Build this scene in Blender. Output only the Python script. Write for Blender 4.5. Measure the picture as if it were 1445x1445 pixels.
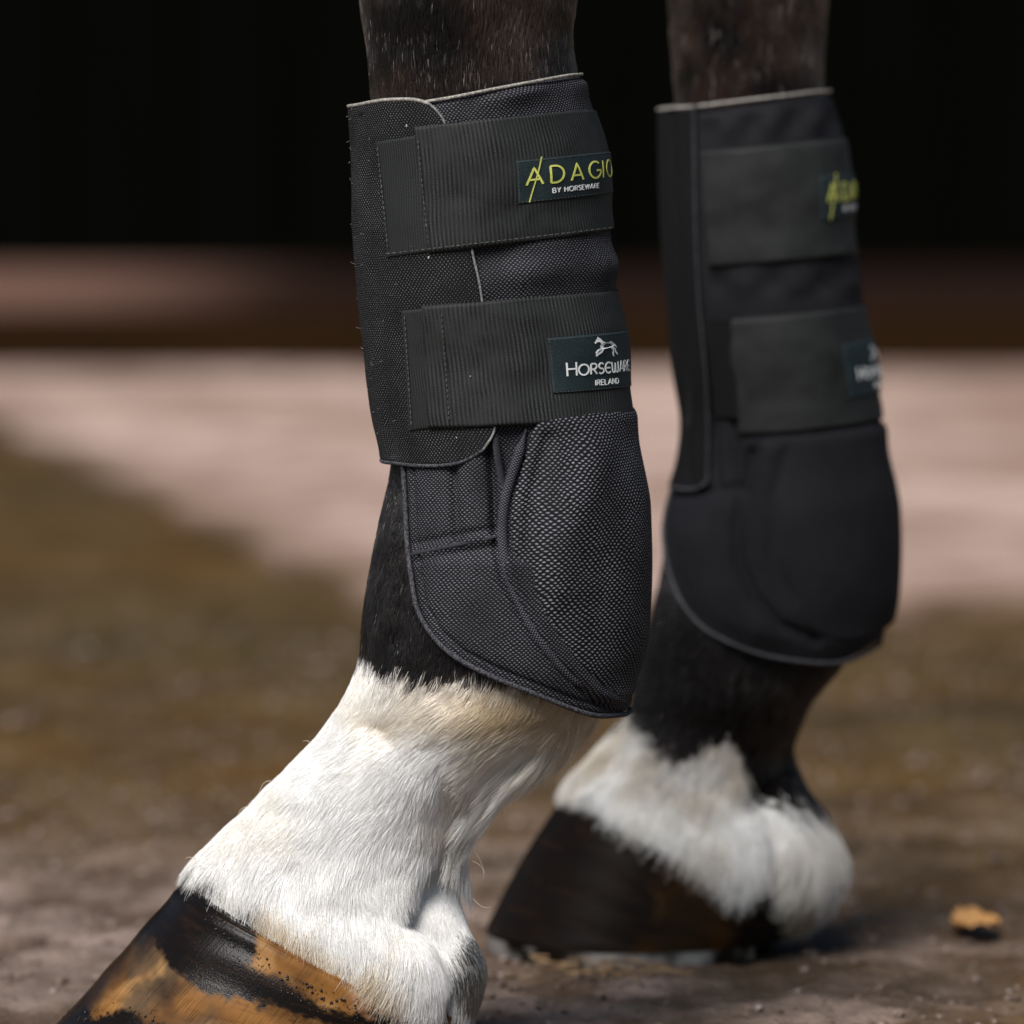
import bpy, bmesh, math, random
import numpy as np
from mathutils import Vector
random.seed(4); rng = np.random.default_rng(7)
for o in list(bpy.data.objects): bpy.data.objects.remove(o)
scene = bpy.context.scene
COL = scene.collection

# ------------------------------------------------------------------ camera, world, sun, exposure
F = 7540.0; W = 1445.0; HORIZON = 123.0; YN = 2.25
TILT = math.atan((W/2 - HORIZON)/F)
ct, st = math.cos(TILT), math.sin(TILT)
def ray(px, py):
    x = (np.asarray(px, float) - W/2)/F; y = -(np.asarray(py, float) - W/2)/F
    # camera looks along +Y tilted down by TILT
    return x, ct + y*st, -st + y*ct
_r = ray(0, 1482)
CAM_H = float(-_r[2]/_r[1]*YN)
_r = ray(0, 1334)
YF = float(CAM_H/(-_r[2]/_r[1]))
def at(px, py, Y):
    rx, ry, rz = ray(px, py); t = Y/ry
    return np.stack([rx*t, np.broadcast_to(np.asarray(Y, float), np.shape(t)) + 0*t, CAM_H + rz*t], -1)
def proj(P):
    P = np.asarray(P); y = P[..., 1]; z = P[..., 2]-CAM_H
    dep = y*ct - z*st; up = y*st + z*ct
    return W/2 + F*P[..., 0]/dep, W/2 - F*up/dep
cam = bpy.data.cameras.new("camera"); camo = bpy.data.objects.new("camera", cam); COL.objects.link(camo)
cam.sensor_width = 36; cam.lens = 36*F/W; cam.clip_end = 500; cam.clip_start = 0.05
camo.location = (0, 0, CAM_H); camo.rotation_euler = (math.pi/2 - TILT, 0, 0)
cam.dof.use_dof = True; cam.dof.focus_distance = 2.222; cam.dof.aperture_fstop = 6.2
scene.camera = camo
SUN_EL, SUN_AZ = math.radians(50), math.radians(208)   # azimuth clockwise from +Y : behind the camera, to its left
world = bpy.data.worlds.new("World"); scene.world = world; world.use_nodes = True
nt = world.node_tree; sky = nt.nodes.new('ShaderNodeTexSky'); sky.sky_type = 'NISHITA'; sky.sun_disc = False
sky.sun_elevation = SUN_EL; sky.sun_rotation = SUN_AZ
nt.links.new(sky.outputs[0], nt.nodes['Background'].inputs[0]); nt.nodes['Background'].inputs[1].default_value = 0.05
sun = bpy.data.lights.new("sun", 'SUN'); suno = bpy.data.objects.new("sun", sun); COL.objects.link(suno)
sun.energy = 4.6; sun.angle = math.radians(34); sun.color = (1.0, 0.965, 0.925)
d = Vector((math.sin(SUN_AZ)*math.cos(SUN_EL), math.cos(SUN_AZ)*math.cos(SUN_EL), math.sin(SUN_EL)))
suno.rotation_euler = d.to_track_quat('Z', 'Y').to_euler()
scene.view_settings.view_transform = 'Standard'; scene.view_settings.look = 'None'
scene.view_settings.exposure = 0.22; scene.view_settings.gamma = 1
scene.cycles.max_bounces = 6

# ------------------------------------------------------------------ numeric helpers
def _hash(i, j, k, s):
    n = (i.astype(np.int64)*374761393 + j.astype(np.int64)*668265263 + k.astype(np.int64)*2147483647 + s*974634777) & 0x7fffffff
    n = (n ^ (n >> 13))*1274126177 & 0x7fffffff
    n = (n ^ (n >> 16)) & 0xffff
    return n/65535.0
def noise(P, scale, seed=0):
    q = np.asarray(P)*scale; i = np.floor(q).astype(np.int64); f = q-i; f = f*f*(3-2*f)
    r = 0
    for dx in (0, 1):
        for dy in (0, 1):
            for dz in (0, 1):
                w = (f[..., 0] if dx else 1-f[..., 0])*(f[..., 1] if dy else 1-f[..., 1])*(f[..., 2] if dz else 1-f[..., 2])
                r = r + w*_hash(i[..., 0]+dx, i[..., 1]+dy, i[..., 2]+dz, seed)
    return r
def fbm(P, scale, seed=0, octv=3):
    r, a, t = 0, 1, 0
    for o in range(octv):
        r = r + a*noise(P, scale*2**o, seed+o*17); t += a; a *= .5
    return r/t
def sstep(a, b, x):
    t = np.clip((np.asarray(x, float)-a)/(b-a), 0, 1); return t*t*(3-2*t)
def catmull(pts, n):
    pts = np.asarray(pts, float)
    if pts.ndim == 1: pts = pts[:, None]
    m = len(pts); u = np.linspace(0, m-1, n); i = np.clip(np.floor(u).astype(int), 0, m-2); t = (u-i)[:, None]
    g = lambda k: np.where((k < 0)[:, None], 2*pts[0]-pts[1], np.where((k > m-1)[:, None], 2*pts[-1]-pts[-2], pts[np.clip(k, 0, m-1)]))
    p0, p1, p2, p3 = g(i-1), g(i), g(i+1), g(i+2)
    return .5*((2*p1)+(-p0+p2)*t+(2*p0-5*p1+4*p2-p3)*t*t+(-p0+3*p1-3*p2+p3)*t**3)
def resample(pts, n):
    pts = np.asarray(pts, float); s = np.r_[0, np.cumsum(np.linalg.norm(np.diff(pts, axis=0), axis=1))]
    u = np.linspace(0, s[-1], n); return np.stack([np.interp(u, s, pts[:, k]) for k in range(pts.shape[1])], -1)
def smooth_px(pts, n=60, k=12): return resample(catmull(pts, len(pts)*k), n)
def dist_poly(x, y, poly):
    """unsigned distance and signed side to an open polyline (pixels)"""
    best = np.full(np.shape(x), 1e9); side = np.zeros(np.shape(x)); par = np.zeros(np.shape(x))
    poly = np.asarray(poly, float); tot = len(poly)-1
    for k in range(tot):
        a, b = poly[k], poly[k+1]; ab = b-a; L2 = ab@ab+1e-9
        t = np.clip(((x-a[0])*ab[0]+(y-a[1])*ab[1])/L2, 0, 1)
        dx, dy = x-a[0]-t*ab[0], y-a[1]-t*ab[1]; dd = np.hypot(dx, dy)
        cr = ab[0]*dy-ab[1]*dx
        m = dd < best; best = np.where(m, dd, best); side = np.where(m, np.sign(cr), side); par = np.where(m, (k+t)/tot, par)
    return best, side, par
def inside(x, y, poly):
    r = np.zeros(np.shape(x), bool); n = len(poly)
    for k in range(n):
        (x0, y0), (x1, y1) = poly[k], poly[(k+1) % n]
        c = ((y0 > y) != (y1 > y)) & (x < (x1-x0)*(y-y0)/((y1-y0) if y1 != y0 else 1e-9)+x0)
        r ^= c
    return r

class Loft:
    """a limb or sleeve: elliptic sections from left/right outline points at distance Y, with a depth half-size"""
    def __init__(s, pairs, Y, n=500):
        L = at([p[0] for p in pairs], [p[1] for p in pairs], Y); R = at([p[2] for p in pairs], [p[3] for p in pairs], Y)
        D = np.array([p[4] for p in pairs], float); s.n = n; s.Y = Y
        s.L = catmull(L, n); s.R = catmull(R, n); s.D = catmull(D, n)[:, 0]; s.m = len(pairs)
        mid = (s.L+s.R)/2; s.arc = np.r_[0, np.cumsum(np.linalg.norm(np.diff(mid, axis=0), axis=1))]
        s.rmean = float(np.mean(np.linalg.norm(s.R-s.L, axis=1))/2)
        th = np.radians(np.linspace(3, 177, 175)); v = np.linspace(0, 1, n)
        s.gt, s.gv = np.meshgrid(th, v); s.gx, s.gy = proj(s.raw(s.gt, s.gv))
    def raw(s, th, v):
        u = np.clip(v, 0, 1)*(s.n-1); i = np.clip(np.floor(u).astype(int), 0, s.n-2); t = (u-i)[..., None]
        L = s.L[i]*(1-t)+s.L[i+1]*t; R = s.R[i]*(1-t)+s.R[i+1]*t; D = s.D[i]*(1-t[..., 0])+s.D[i+1]*t[..., 0]
        P = (L+R)/2 - np.cos(th)[..., None]*(R-L)/2
        P[..., 1] -= np.sin(th)*D
        return P
    def frame(s, th, v):
        e = 1e-3
        P = s.raw(th, v); dt = s.raw(th+e, v)-s.raw(th-e, v); dv = s.raw(th, np.clip(v+2*e, 0, 1))-s.raw(th, np.clip(v-2*e, 0, 1))
        nrm = np.cross(dv, dt); nrm /= np.linalg.norm(nrm, axis=-1, keepdims=True)+1e-12
        c = P - s.raw(th+math.pi, v)
        sg = np.sign(np.sum(nrm*c, -1, keepdims=True)); nrm *= sg
        dv = dv/(np.linalg.norm(dv, axis=-1, keepdims=True)+1e-12); dt = dt/(np.linalg.norm(dt, axis=-1, keepdims=True)+1e-12)
        return P, nrm, dt, dv
    def pt(s, th, v, off):
        P, N, _, _ = s.frame(th, v); return P + N*np.asarray(off)[..., None]
    def solve(s, pts):
        """pixels -> (theta, v) on the side that faces the viewer"""
        out = []
        for (x, y) in np.asarray(pts, float):
            k = np.argmin((s.gx-x)**2+(s.gy-y)**2); th, v = s.gt.flat[k], s.gv.flat[k]
            for _ in range(8):
                e = 1e-4
                A = np.array([th, th+e, th]); B = np.array([v, v, v+e]); X, Yy = proj(s.raw(A, B))
                J = np.array([[(X[1]-X[0])/e, (X[2]-X[0])/e], [(Yy[1]-Yy[0])/e, (Yy[2]-Yy[0])/e]])
                try: dlt = np.linalg.solve(J+np.eye(2)*1e-6, [x-X[0], y-Yy[0]])
                except Exception: break
                th += float(np.clip(dlt[0], -.05, .05)); v += float(np.clip(dlt[1], -.02, .02))
                th = min(max(th, .02), math.pi-.02); v = min(max(v, 0), 1)
            out.append((th, v))
        return np.array(out)
    def uv(s, th, v):
        return np.stack([th*s.rmean, np.interp(v, np.linspace(0, 1, s.n), s.arc)], -1)

# ------------------------------------------------------------------ object helpers
def link(o, parent=None):
    COL.objects.link(o)
    if parent is not None: o.parent = parent; o.matrix_parent_inverse = Matrix_world_inv(parent)
    return o
def Matrix_world_inv(p):
    from mathutils import Matrix
    # things are Empties at their base; their meshes keep world coordinates
    return Matrix.Translation(p.location).inverted() if p.type == 'EMPTY' else Matrix.Identity(4)
def empty(name, loc, **kw):
    o = bpy.data.objects.new(name, None); o.location = loc; o.empty_display_size = .05; COL.objects.link(o)
    for k, v in kw.items(): o[k] = v
    return o
def mesh_obj(name, V, Fc, mat, parent=None, uv=None, cols=None, smooth=True, **kw):
    me = bpy.data.meshes.new(name); V = np.asarray(V, float)
    if isinstance(Fc, np.ndarray):
        nf, k = Fc.shape
        me.vertices.add(len(V)); me.vertices.foreach_set('co', V.ravel())
        me.loops.add(nf*k); me.loops.foreach_set('vertex_index', Fc.ravel().astype(np.int32))
        me.polygons.add(nf); me.polygons.foreach_set('loop_start', np.arange(0, nf*k, k, dtype=np.int32))
        me.update(calc_edges=True)
    else:
        me.from_pydata([tuple(v) for v in V], [], Fc)
    me.validate()
    if uv is not None:
        ul = me.uv_layers.new(name='uv'); li = np.empty(len(me.loops), np.int32); me.loops.foreach_get('vertex_index', li)
        ul.data.foreach_set('uv', np.asarray(uv, float)[li].ravel())
    if cols:
        for nme, arr in cols.items():
            arr = np.asarray(arr, float)
            if arr.ndim == 2:
                a = me.attributes.new(nme, 'FLOAT_COLOR', 'POINT'); a.data.foreach_set('color', np.c_[arr, np.ones(len(arr))].ravel())
            else:
                a = me.attributes.new(nme, 'FLOAT', 'POINT'); a.data.foreach_set('value', arr)
    me.materials.append(mat)
    me.polygons.foreach_set('use_smooth', np.full(len(me.polygons), bool(smooth)))
    o = bpy.data.objects.new(name, me)
    if isinstance(parent, (bpy.types.Object, type(None))): link(o, parent)
    for k, v in kw.items(): o[k] = v
    return o
def grid_faces(nu, nv, wrap=False):
    i = np.arange(nv-1)[:, None]; j = np.arange(nu if wrap else nu-1)[None]
    a = i*nu+j; b = i*nu+(j+1) % nu
    return np.stack([a, b, b+nu, a+nu], -1).reshape(-1, 4)
def tube(path, r, seg=6, closed=False):
    path = np.asarray(path, float); T = np.gradient(path, axis=0); T /= np.linalg.norm(T, axis=1, keepdims=True)+1e-12
    ref = np.tile([0.0, -1, 0.05], (len(path), 1)); A = np.cross(T, ref); A /= np.linalg.norm(A, axis=1, keepdims=True)+1e-9
    B = np.cross(T, A); a = np.arange(seg)/seg*2*math.pi
    r = np.broadcast_to(r, (len(path),))
    V = path[:, None]+(A[:, None]*np.cos(a)[None, :, None]+B[:, None]*np.sin(a)[None, :, None])*r[:, None, None]
    return V.reshape(-1, 3), grid_faces(seg, len(path), True)
class Join:
    def __init__(s): s.V = []; s.F = []; s.n = 0
    def add(s, V, Fc): s.V.append(np.asarray(V)); s.F.append(np.asarray(Fc)+s.n); s.n += len(V)
    def get(s): return np.concatenate(s.V), np.concatenate(s.F)

# ------------------------------------------------------------------ material helpers
class N:
    def __init__(s, name):
        s.m = bpy.data.materials.new(name); s.m.use_nodes = True; s.t = s.m.node_tree; s.b = s.t.nodes['Principled BSDF']
    def new(s, typ, **kw):
        n = s.t.nodes.new(typ)
        for k, v in kw.items(): setattr(n, k, v)
        return n
    def put(s, sock, v):
        if isinstance(v, bpy.types.NodeSocket): s.t.links.new(v, sock)
        else: sock.default_value = v
    def math(s, op, a, b=0.0, c=0.0):
        n = s.new('ShaderNodeMath', operation=op); s.put(n.inputs[0], a); s.put(n.inputs[1], b); s.put(n.inputs[2], c); return n.outputs[0]
    def mix(s, f, a, b):
        n = s.new('ShaderNodeMix', data_type='RGBA'); s.put(n.inputs[0], f)
        s.put(n.inputs[6], a if isinstance(a, bpy.types.NodeSocket) else (*a, 1)); s.put(n.inputs[7], b if isinstance(b, bpy.types.NodeSocket) else (*b, 1)); return n.outputs[2]
    def noise(s, scale, detail=3, vec=None, rough=.55):
        n = s.new('ShaderNodeTexNoise'); n.inputs['Scale'].default_value = scale; n.inputs['Detail'].default_value = detail; n.inputs['Roughness'].default_value = rough
        if vec is not None: s.t.links.new(vec, n.inputs['Vector'])
        return n.outputs[0]
    def ramp(s, f, lo, hi):
        n = s.new('ShaderNodeMapRange'); s.put(n.inputs[0], f); n.inputs[1].default_value = lo; n.inputs[2].default_value = hi; n.interpolation_type = 'SMOOTHSTEP'; return n.outputs[0]
    def attr(s, nme): return s.new('ShaderNodeAttribute', attribute_name=nme)
    def obj(s): return s.new('ShaderNodeTexCoord').outputs['Object']
    def geo(s): return s.new('ShaderNodeNewGeometry').outputs['Position']
    def bump(s, h, strength, dist):
        n = s.new('ShaderNodeBump'); n.inputs['Strength'].default_value = strength; n.inputs['Distance'].default_value = dist
        s.t.links.new(h, n.inputs['Height']); s.t.links.new(n.outputs[0], s.b.inputs['Normal']); return n
    def set(s, **kw):
        for k, v in kw.items():
            s.put(s.b.inputs[k.replace('_', ' ')], (*v, 1) if isinstance(v, tuple) else v)
        return s

def dots_material(name, pitch, row, dark, light, dotw, doth, soft=.28, rough=.7, fade=.55, sheen=.15):
    """knitted spacer mesh: staggered light loops on a dark ground, laid out in metres along the cloth"""
    n = N(name); uv = n.new('ShaderNodeUVMap', uv_map='uv').outputs[0]
    sep = n.new('ShaderNodeSeparateXYZ'); n.t.links.new(uv, sep.inputs[0])
    wob = n.math('ADD', n.noise(180, 2, n.geo()), n.math('MULTIPLY', n.noise(38, 2, n.geo()), 4.0)); wo2 = n.math('ADD', n.noise(210, 2, n.geo()), n.math('MULTIPLY', n.noise(44, 2, n.geo()), 3.5))
    u = n.math('ADD', n.math('DIVIDE', sep.outputs[0], pitch), n.math('MULTIPLY', wob, .6)); v = n.math('ADD', n.math('DIVIDE', sep.outputs[1], row), n.math('MULTIPLY', wo2, -.6))
    def lat(off):
        a = n.math('SUBTRACT', n.math('FRACT', n.math('ADD', u, off)), .5); b = n.math('SUBTRACT', n.math('FRACT', n.math('ADD', v, off)), .5)
        a = n.math('DIVIDE', a, dotw); b = n.math('DIVIDE', b, doth)
        return n.math('SQRT', n.math('ADD', n.math('MULTIPLY', a, a), n.math('MULTIPLY', b, b)))
    dmin = n.math('MINIMUM', lat(0.0), lat(0.5))
    dot = n.ramp(dmin, 1.0+soft, 1.0-soft*2)
    big = n.noise(45, 3, n.geo()); fine = n.noise(2500, 2, n.geo())
    amt = n.math('MULTIPLY', dot, n.math('ADD', 1-fade, n.math('MULTIPLY', n.ramp(n.math('ADD', n.math('MULTIPLY', big, .5), n.math('MULTIPLY', fine, .5)), .3, .7), fade)))
    n.set(Base_Color=n.mix(amt, dark, light), Roughness=rough)
    n.b.inputs['Sheen Weight'].default_value = 0; n.b.inputs['Specular IOR Level'].default_value = .16
    h = n.math('ADD', dot, n.math('MULTIPLY', fine, .5)); n.bump(h, .8, .0006)
    return n.m
def rib_material(name, pitch, dark, light, rough=.6):
    """webbing: narrow warp ribs across the strap with a faint weft"""
    n = N(name); uv = n.new('ShaderNodeUVMap', uv_map='uv').outputs[0]
    sep = n.new('ShaderNodeSeparateXYZ'); n.t.links.new(uv, sep.inputs[0])
    wob = n.noise(60, 2, n.geo())
    u = n.math('ADD', n.math('DIVIDE', sep.outputs[0], pitch), n.math('MULTIPLY', wob, .8))
    s = n.math('SINE', n.math('MULTIPLY', u, 6.28318)); s = n.math('MULTIPLY_ADD', s, .5, .5)
    w = n.math('MULTIPLY_ADD', n.math('SINE', n.math('DIVIDE', sep.outputs[1], pitch*.16/2)), .5, .5)
    big = n.noise(35, 3, n.geo()); fine = n.noise(1800, 2, n.geo())
    k = n.math('MULTIPLY', s, n.math('MULTIPLY_ADD', w, .25, .75)); k = n.math('MULTIPLY', k, n.math('MULTIPLY_ADD', n.ramp(big, .3, .7), .6, .4))
    k = n.math('MULTIPLY', k, n.math('MULTIPLY_ADD', fine, 1.3, .35)); patchy = n.ramp(n.noise(110, 4, n.geo()), .35, .65)
    k = n.math('MULTIPLY_ADD', n.math('SUBTRACT', k, .38), n.math('MULTIPLY_ADD', patchy, .65, .3), .38)
    n.set(Base_Color=n.mix(k, dark, light), Roughness=rough)
    n.b.inputs['Specular IOR Level'].default_value = .14
    n.bump(n.math('ADD', k, n.math('MULTIPLY', fine, .3)), .6, .0004)
    return n.m
def cloth_material(name, c1, c2, scale=1500, rough=.75, bump=.0003, sheen=.1):
    n = N(name); f = n.noise(scale, 3, n.geo()); g = n.noise(60, 3, n.geo())
    k = n.math('MULTIPLY', n.ramp(f, .35, .7), n.math('MULTIPLY_ADD', g, 1.0, .4))
    n.set(Base_Color=n.mix(k, c1, c2), Roughness=rough); n.b.inputs['Specular IOR Level'].default_value = .2
    n.bump(f, .7, bump); return n.m

M_shell = dots_material('spacer_mesh', .00245, .0023, (.0045, .0047, .0062), (.27, .275, .305), .27, .19, fade=.7)
M_shell_fine = dots_material('spacer_mesh_fine', .0019, .0018, (.007, .007, .0095), (.18, .18, .20), .27, .20, fade=.75)
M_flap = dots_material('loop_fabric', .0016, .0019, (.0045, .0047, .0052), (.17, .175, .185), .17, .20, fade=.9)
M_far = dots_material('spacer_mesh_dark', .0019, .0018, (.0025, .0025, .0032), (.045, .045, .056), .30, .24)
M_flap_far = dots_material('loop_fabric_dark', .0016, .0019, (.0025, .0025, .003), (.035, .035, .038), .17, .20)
M_strap = rib_material('webbing', .00172, (.0058, .0065, .0064), (.049, .052, .0515))
M_tab = rib_material('webbing_tab', .0012, (.0075, .0086, .0082), (.038, .042, .041))
M_patch = cloth_material('woven_label', (.010, .018, .021), (.022, .036, .041), 2200, .6)
M_bind = cloth_material('binding', (.012, .012, .015), (.11, .11, .125), 1400)
M_lining = cloth_material('lining_edge', (.16, .15, .135), (.42, .40, .36), 900)
M_thread = cloth_material('thread', (.035, .037, .036), (.09, .095, .09), 900)
M_yellow = cloth_material('yellow_thread', (.50, .52, .10), (.66, .68, .20), 1500, .9, bump=.00002)
M_white = cloth_material('white_thread', (.66, .69, .69), (.86, .88, .88), 1500, .9, bump=.00002)
M_lint = cloth_material('lint', (.3, .3, .3), (.55, .55, .55), 900)

n = N('horse_hair'); a = n.attr('col'); n.set(Base_Color=a.outputs['Color'], Roughness=.5); n.b.inputs['Specular IOR Level'].default_value = .25
hb_ = n.new('ShaderNodeBsdfHairPrincipled'); hb_.model = 'CHIANG'; hb_.parametrization = 'COLOR'; n.t.links.new(a.outputs['Color'], hb_.inputs['Color']); hb_.inputs['Roughness'].default_value = .22; hb_.inputs['IOR'].default_value = 1.45; hb_.inputs['Radial Roughness'].default_value = .5
bw = n.new('ShaderNodeRGBToBW'); n.t.links.new(a.outputs['Color'], bw.inputs[0]); mx = n.new('ShaderNodeMixShader'); n.put(mx.inputs[0], n.ramp(bw.outputs[0], .16, .35))
n.t.links.new(hb_.outputs[0], mx.inputs[1]); n.t.links.new(n.b.outputs[0], mx.inputs[2]); n.t.links.new(mx.outputs[0], n.t.nodes['Material Output'].inputs['Surface']); M_hair = n.m
n = N('horse_skin'); a = n.attr('col'); n.set(Base_Color=a.outputs['Color'], Roughness=.8); n.b.inputs['Specular IOR Level'].default_value = .03; n.bump(n.noise(900, 3, n.geo()), .5, .0006); M_skin = n.m
# hoof horn: brown ochre with growth fibres, black oiled patches, tiny wet beads
n = N('hoof_horn'); a = n.attr('col'); w = n.attr('wet'); uv = n.new('ShaderNodeUVMap', uv_map='uv').outputs[0]
mp = n.new('ShaderNodeMapping'); mp.inputs['Scale'].default_value = (1, .07, 1); n.t.links.new(uv, mp.inputs[0])
fib = n.noise(900, 4, mp.outputs[0]); mp2 = n.new('ShaderNodeMapping'); mp2.inputs['Scale'].default_value = (.12, 1, 1); n.t.links.new(uv, mp2.inputs[0])
ring = n.noise(260, 3, mp2.outputs[0]); fine = n.noise(1400, 3, n.geo())
c = n.mix(n.math('MULTIPLY', n.ramp(fib, .45, .72), n.math('MULTIPLY', n.ramp(n.noise(70, 3, n.geo()), .35, .65), .9)), a.outputs['Color'], (.012, .007, .004))
c = n.mix(n.math('MULTIPLY', n.ramp(ring, .5, .7), .35), c, (.03, .015, .007))
n.set(Base_Color=c, Roughness=n.math('MULTIPLY_ADD', w.outputs['Fac'], -.26, .46)); n.put(n.b.inputs['Specular IOR Level'], n.math('MULTIPLY', w.outputs['Fac'], .15))
n.bump(n.math('ADD', n.math('MULTIPLY', fib, .6), n.math('ADD', n.math('MULTIPLY', ring, .6), n.math('MULTIPLY', fine, n.math('MULTIPLY', w.outputs['Fac'], .5)))), .4, .0007); M_hoof = n.m
n = N('worn_steel'); f = n.noise(120, 4, n.geo()); n.set(Base_Color=n.mix(n.ramp(n.noise(22, 3, n.geo()), .45, .6), (.015, .010, .006), (.50, .48, .46)), Metallic=.8, Roughness=.4); n.bump(f, .3, .001); M_steel = n.m

# ------------------------------------------------------------------ the setting
# ground: one sheet, finely divided where it is close
gx = np.concatenate([-np.geomspace(80, .8, 24), np.linspace(-.78, .78, 430), np.geomspace(.8, 80, 24)])
gy = np.concatenate([[-40, -10, 0, 1, 1.6], np.linspace(1.8, 3.4, 430), np.geomspace(3.42, 8, 120), np.geomspace(8.2, 120, 24)])
GX, GY = np.meshgrid(gx, gy); GP = np.stack([GX, GY, 0*GX], -1)
def ground_z(P):
    nearw = 1-sstep(4.5, 7.5, P[..., 1])
    z = (fbm(P, 7, 3, 3)-.5)*.012+(fbm(P, 45, 8, 3)-.5)*.0085+(fbm(P, 160, 21, 2)-.5)*.003
    return z*nearw*(1-sstep(1.0, 2.5, np.abs(P[..., 0])))
GP[..., 2] = ground_z(GP)-.004
n = N('brown_yard_dirt'); g = n.geo(); sep = n.new('ShaderNodeSeparateXYZ'); n.t.links.new(g, sep.inputs[0])
lo = n.noise(1.7, 4, g); md = n.noise(12, 5, g, .65); hi = n.noise(110, 4, g, .7); sp = n.noise(320, 2, g)
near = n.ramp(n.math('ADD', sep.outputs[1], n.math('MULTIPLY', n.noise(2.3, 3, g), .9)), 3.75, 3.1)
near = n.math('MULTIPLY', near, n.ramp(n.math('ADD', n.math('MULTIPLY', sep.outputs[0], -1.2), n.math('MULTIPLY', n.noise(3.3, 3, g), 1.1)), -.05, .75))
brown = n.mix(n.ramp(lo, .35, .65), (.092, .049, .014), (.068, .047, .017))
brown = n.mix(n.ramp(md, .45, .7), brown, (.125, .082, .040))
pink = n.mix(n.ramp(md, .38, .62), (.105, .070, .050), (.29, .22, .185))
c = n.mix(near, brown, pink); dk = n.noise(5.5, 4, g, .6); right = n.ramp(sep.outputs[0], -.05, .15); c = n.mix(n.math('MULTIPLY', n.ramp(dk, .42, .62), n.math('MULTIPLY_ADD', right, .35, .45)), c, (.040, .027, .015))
c = n.mix(n.math('MULTIPLY', n.ramp(hi, .52, .72), .65), c, (.035, .022, .014))
c = n.mix(n.math('MULTIPLY', n.ramp(sp, .62, .8), .5), c, (.32, .26, .22))
n.set(Base_Color=c, Roughness=n.math('MULTIPLY_ADD', md, .6, .2)); n.b.inputs['Specular IOR Level'].default_value = .13; n.bump(n.math('ADD', hi, n.math('MULTIPLY', sp, .5)), .8, .004); M_dirt = n.m
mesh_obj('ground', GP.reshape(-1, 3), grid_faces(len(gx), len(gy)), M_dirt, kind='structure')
# paler, pinker sheet behind the horse, browner along its slanting near-left edge
def slab(name, poly, z0, z1, mat, sub=0, **kw):
    bm = bmesh.new(); b = [bm.verts.new((x, y, z0)) for x, y in poly]; t = [bm.verts.new((x, y, z1)) for x, y in poly]
    bm.faces.new(t)
    for i in range(len(poly)):
        j = (i+1) % len(poly); bm.faces.new((b[i], b[j], t[j], t[i]))
    bmesh.ops.bevel(bm, geom=[e for e in bm.edges if all(v.co.z > z1-1e-4 for v in e.verts)], offset=min(.004, (z1-z0)*.4), segments=2, affect='EDGES')
    bmesh.ops.recalc_face_normals(bm, faces=bm.faces)
    me = bpy.data.meshes.new(name); bm.to_mesh(me); bm.free(); me.materials.append(mat); o = bpy.data.objects.new(name, me); COL.objects.link(o)
    for k, v in kw.items(): o[k] = v
    return o
n = N('pale_pink_yard'); g = n.geo(); sp_ = n.new('ShaderNodeSeparateXYZ'); n.t.links.new(g, sp_.inputs[0]); e1 = n.math('MULTIPLY_ADD', sp_.outputs[0], .975, .102); e1 = n.math('ADD', e1, n.math('MULTIPLY_ADD', sp_.outputs[1], .223, -.928)); e2 = n.math('SUBTRACT', sp_.outputs[1], 4.16); edge_brown = n.ramp(n.math('ADD', n.math('MINIMUM', n.math('MULTIPLY', e1, 2.0), e2), n.math('MULTIPLY', n.noise(4, 4, g, .6), .5)), .42, .12); a_ = n.noise(2.2, 4, g); b_ = n.noise(14, 4, g); 
n.set(Base_Color=n.mix(edge_brown, n.mix(n.ramp(b_, .4, .75), n.mix(n.ramp(a_, .3, .7), (.24, .155, .118), (.58, .435, .375)), (.17, .11, .085)), (.085, .052, .022)), Roughness=.85); n.b.inputs['Specular IOR Level'].default_value = .1; n.bump(b_, .4, .004); M_pale_yard = n.m
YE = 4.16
slab('pale_yard', [(-.105, YE), (6, YE+.1), (6, 7.59), (-6, 7.59), (-6, 7.2), (-.80, 7.2)], -.01, .008, M_pale_yard, kind='structure')
n = N('dark_timber'); g = n.geo(); mp = n.new('ShaderNodeMapping'); mp.inputs['Scale'].default_value = (.1, 1, 1); n.t.links.new(g, mp.inputs[0])
w_ = n.noise(40, 4, mp.outputs[0]); n.set(Base_Color=n.mix(w_, (.008, .004, .0015), (.027, .012, .004)), Roughness=.9); n.b.inputs['Specular IOR Level'].default_value = .05; n.bump(w_, .5, .003); M_timber = n.m
n = N('fading_step'); g = n.geo(); sep = n.new('ShaderNodeSeparateXYZ'); n.t.links.new(g, sep.inputs[0]); w_ = n.noise(1.5, 4, g)
n.set(Base_Color=n.mix(n.ramp(n.math('ADD', sep.outputs[0], n.math('MULTIPLY', w_, .35)), -.62, -.12), (.14, .078, .060), (.013, .006, .004)), Roughness=.95); n.b.inputs['Specular IOR Level'].default_value = .05; M_step = n.m  # pinkish brown at the left, fading to near black towards the right
# timber kerb in two lengths, the step behind it, and a board wall painted black in place of a dark stable interior
kerb = empty('kerb', (0, 7.65, 0), kind='structure')
kz = 88*7.6/F
def box_vf(x0, x1, y0, y1, z0, z1):
    V = np.array([(x, y, z) for z in (z0, z1) for y in (y0, y1) for x in (x0, x1)], float)
    return V, np.array([(0, 2, 3, 1), (4, 5, 7, 6), (0, 1, 5, 4), (1, 3, 7, 5), (3, 2, 6, 7), (2, 0, 4, 6)])
for x0, x1 in ((-4.2, -1.402), (-1.398, 1.102), (1.108, 4.2)):
    V, Fc = box_vf(x0, x1, 7.60, 7.73, -.02, kz); mesh_obj('timber_beam', V, Fc, M_timber, kerb, smooth=False)
slab('step', [(-4.2, 7.74), (4.2, 7.74), (4.2, 9.68), (-4.2, 9.68)], -.02, kz-.006, M_step, kind='structure')
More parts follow.
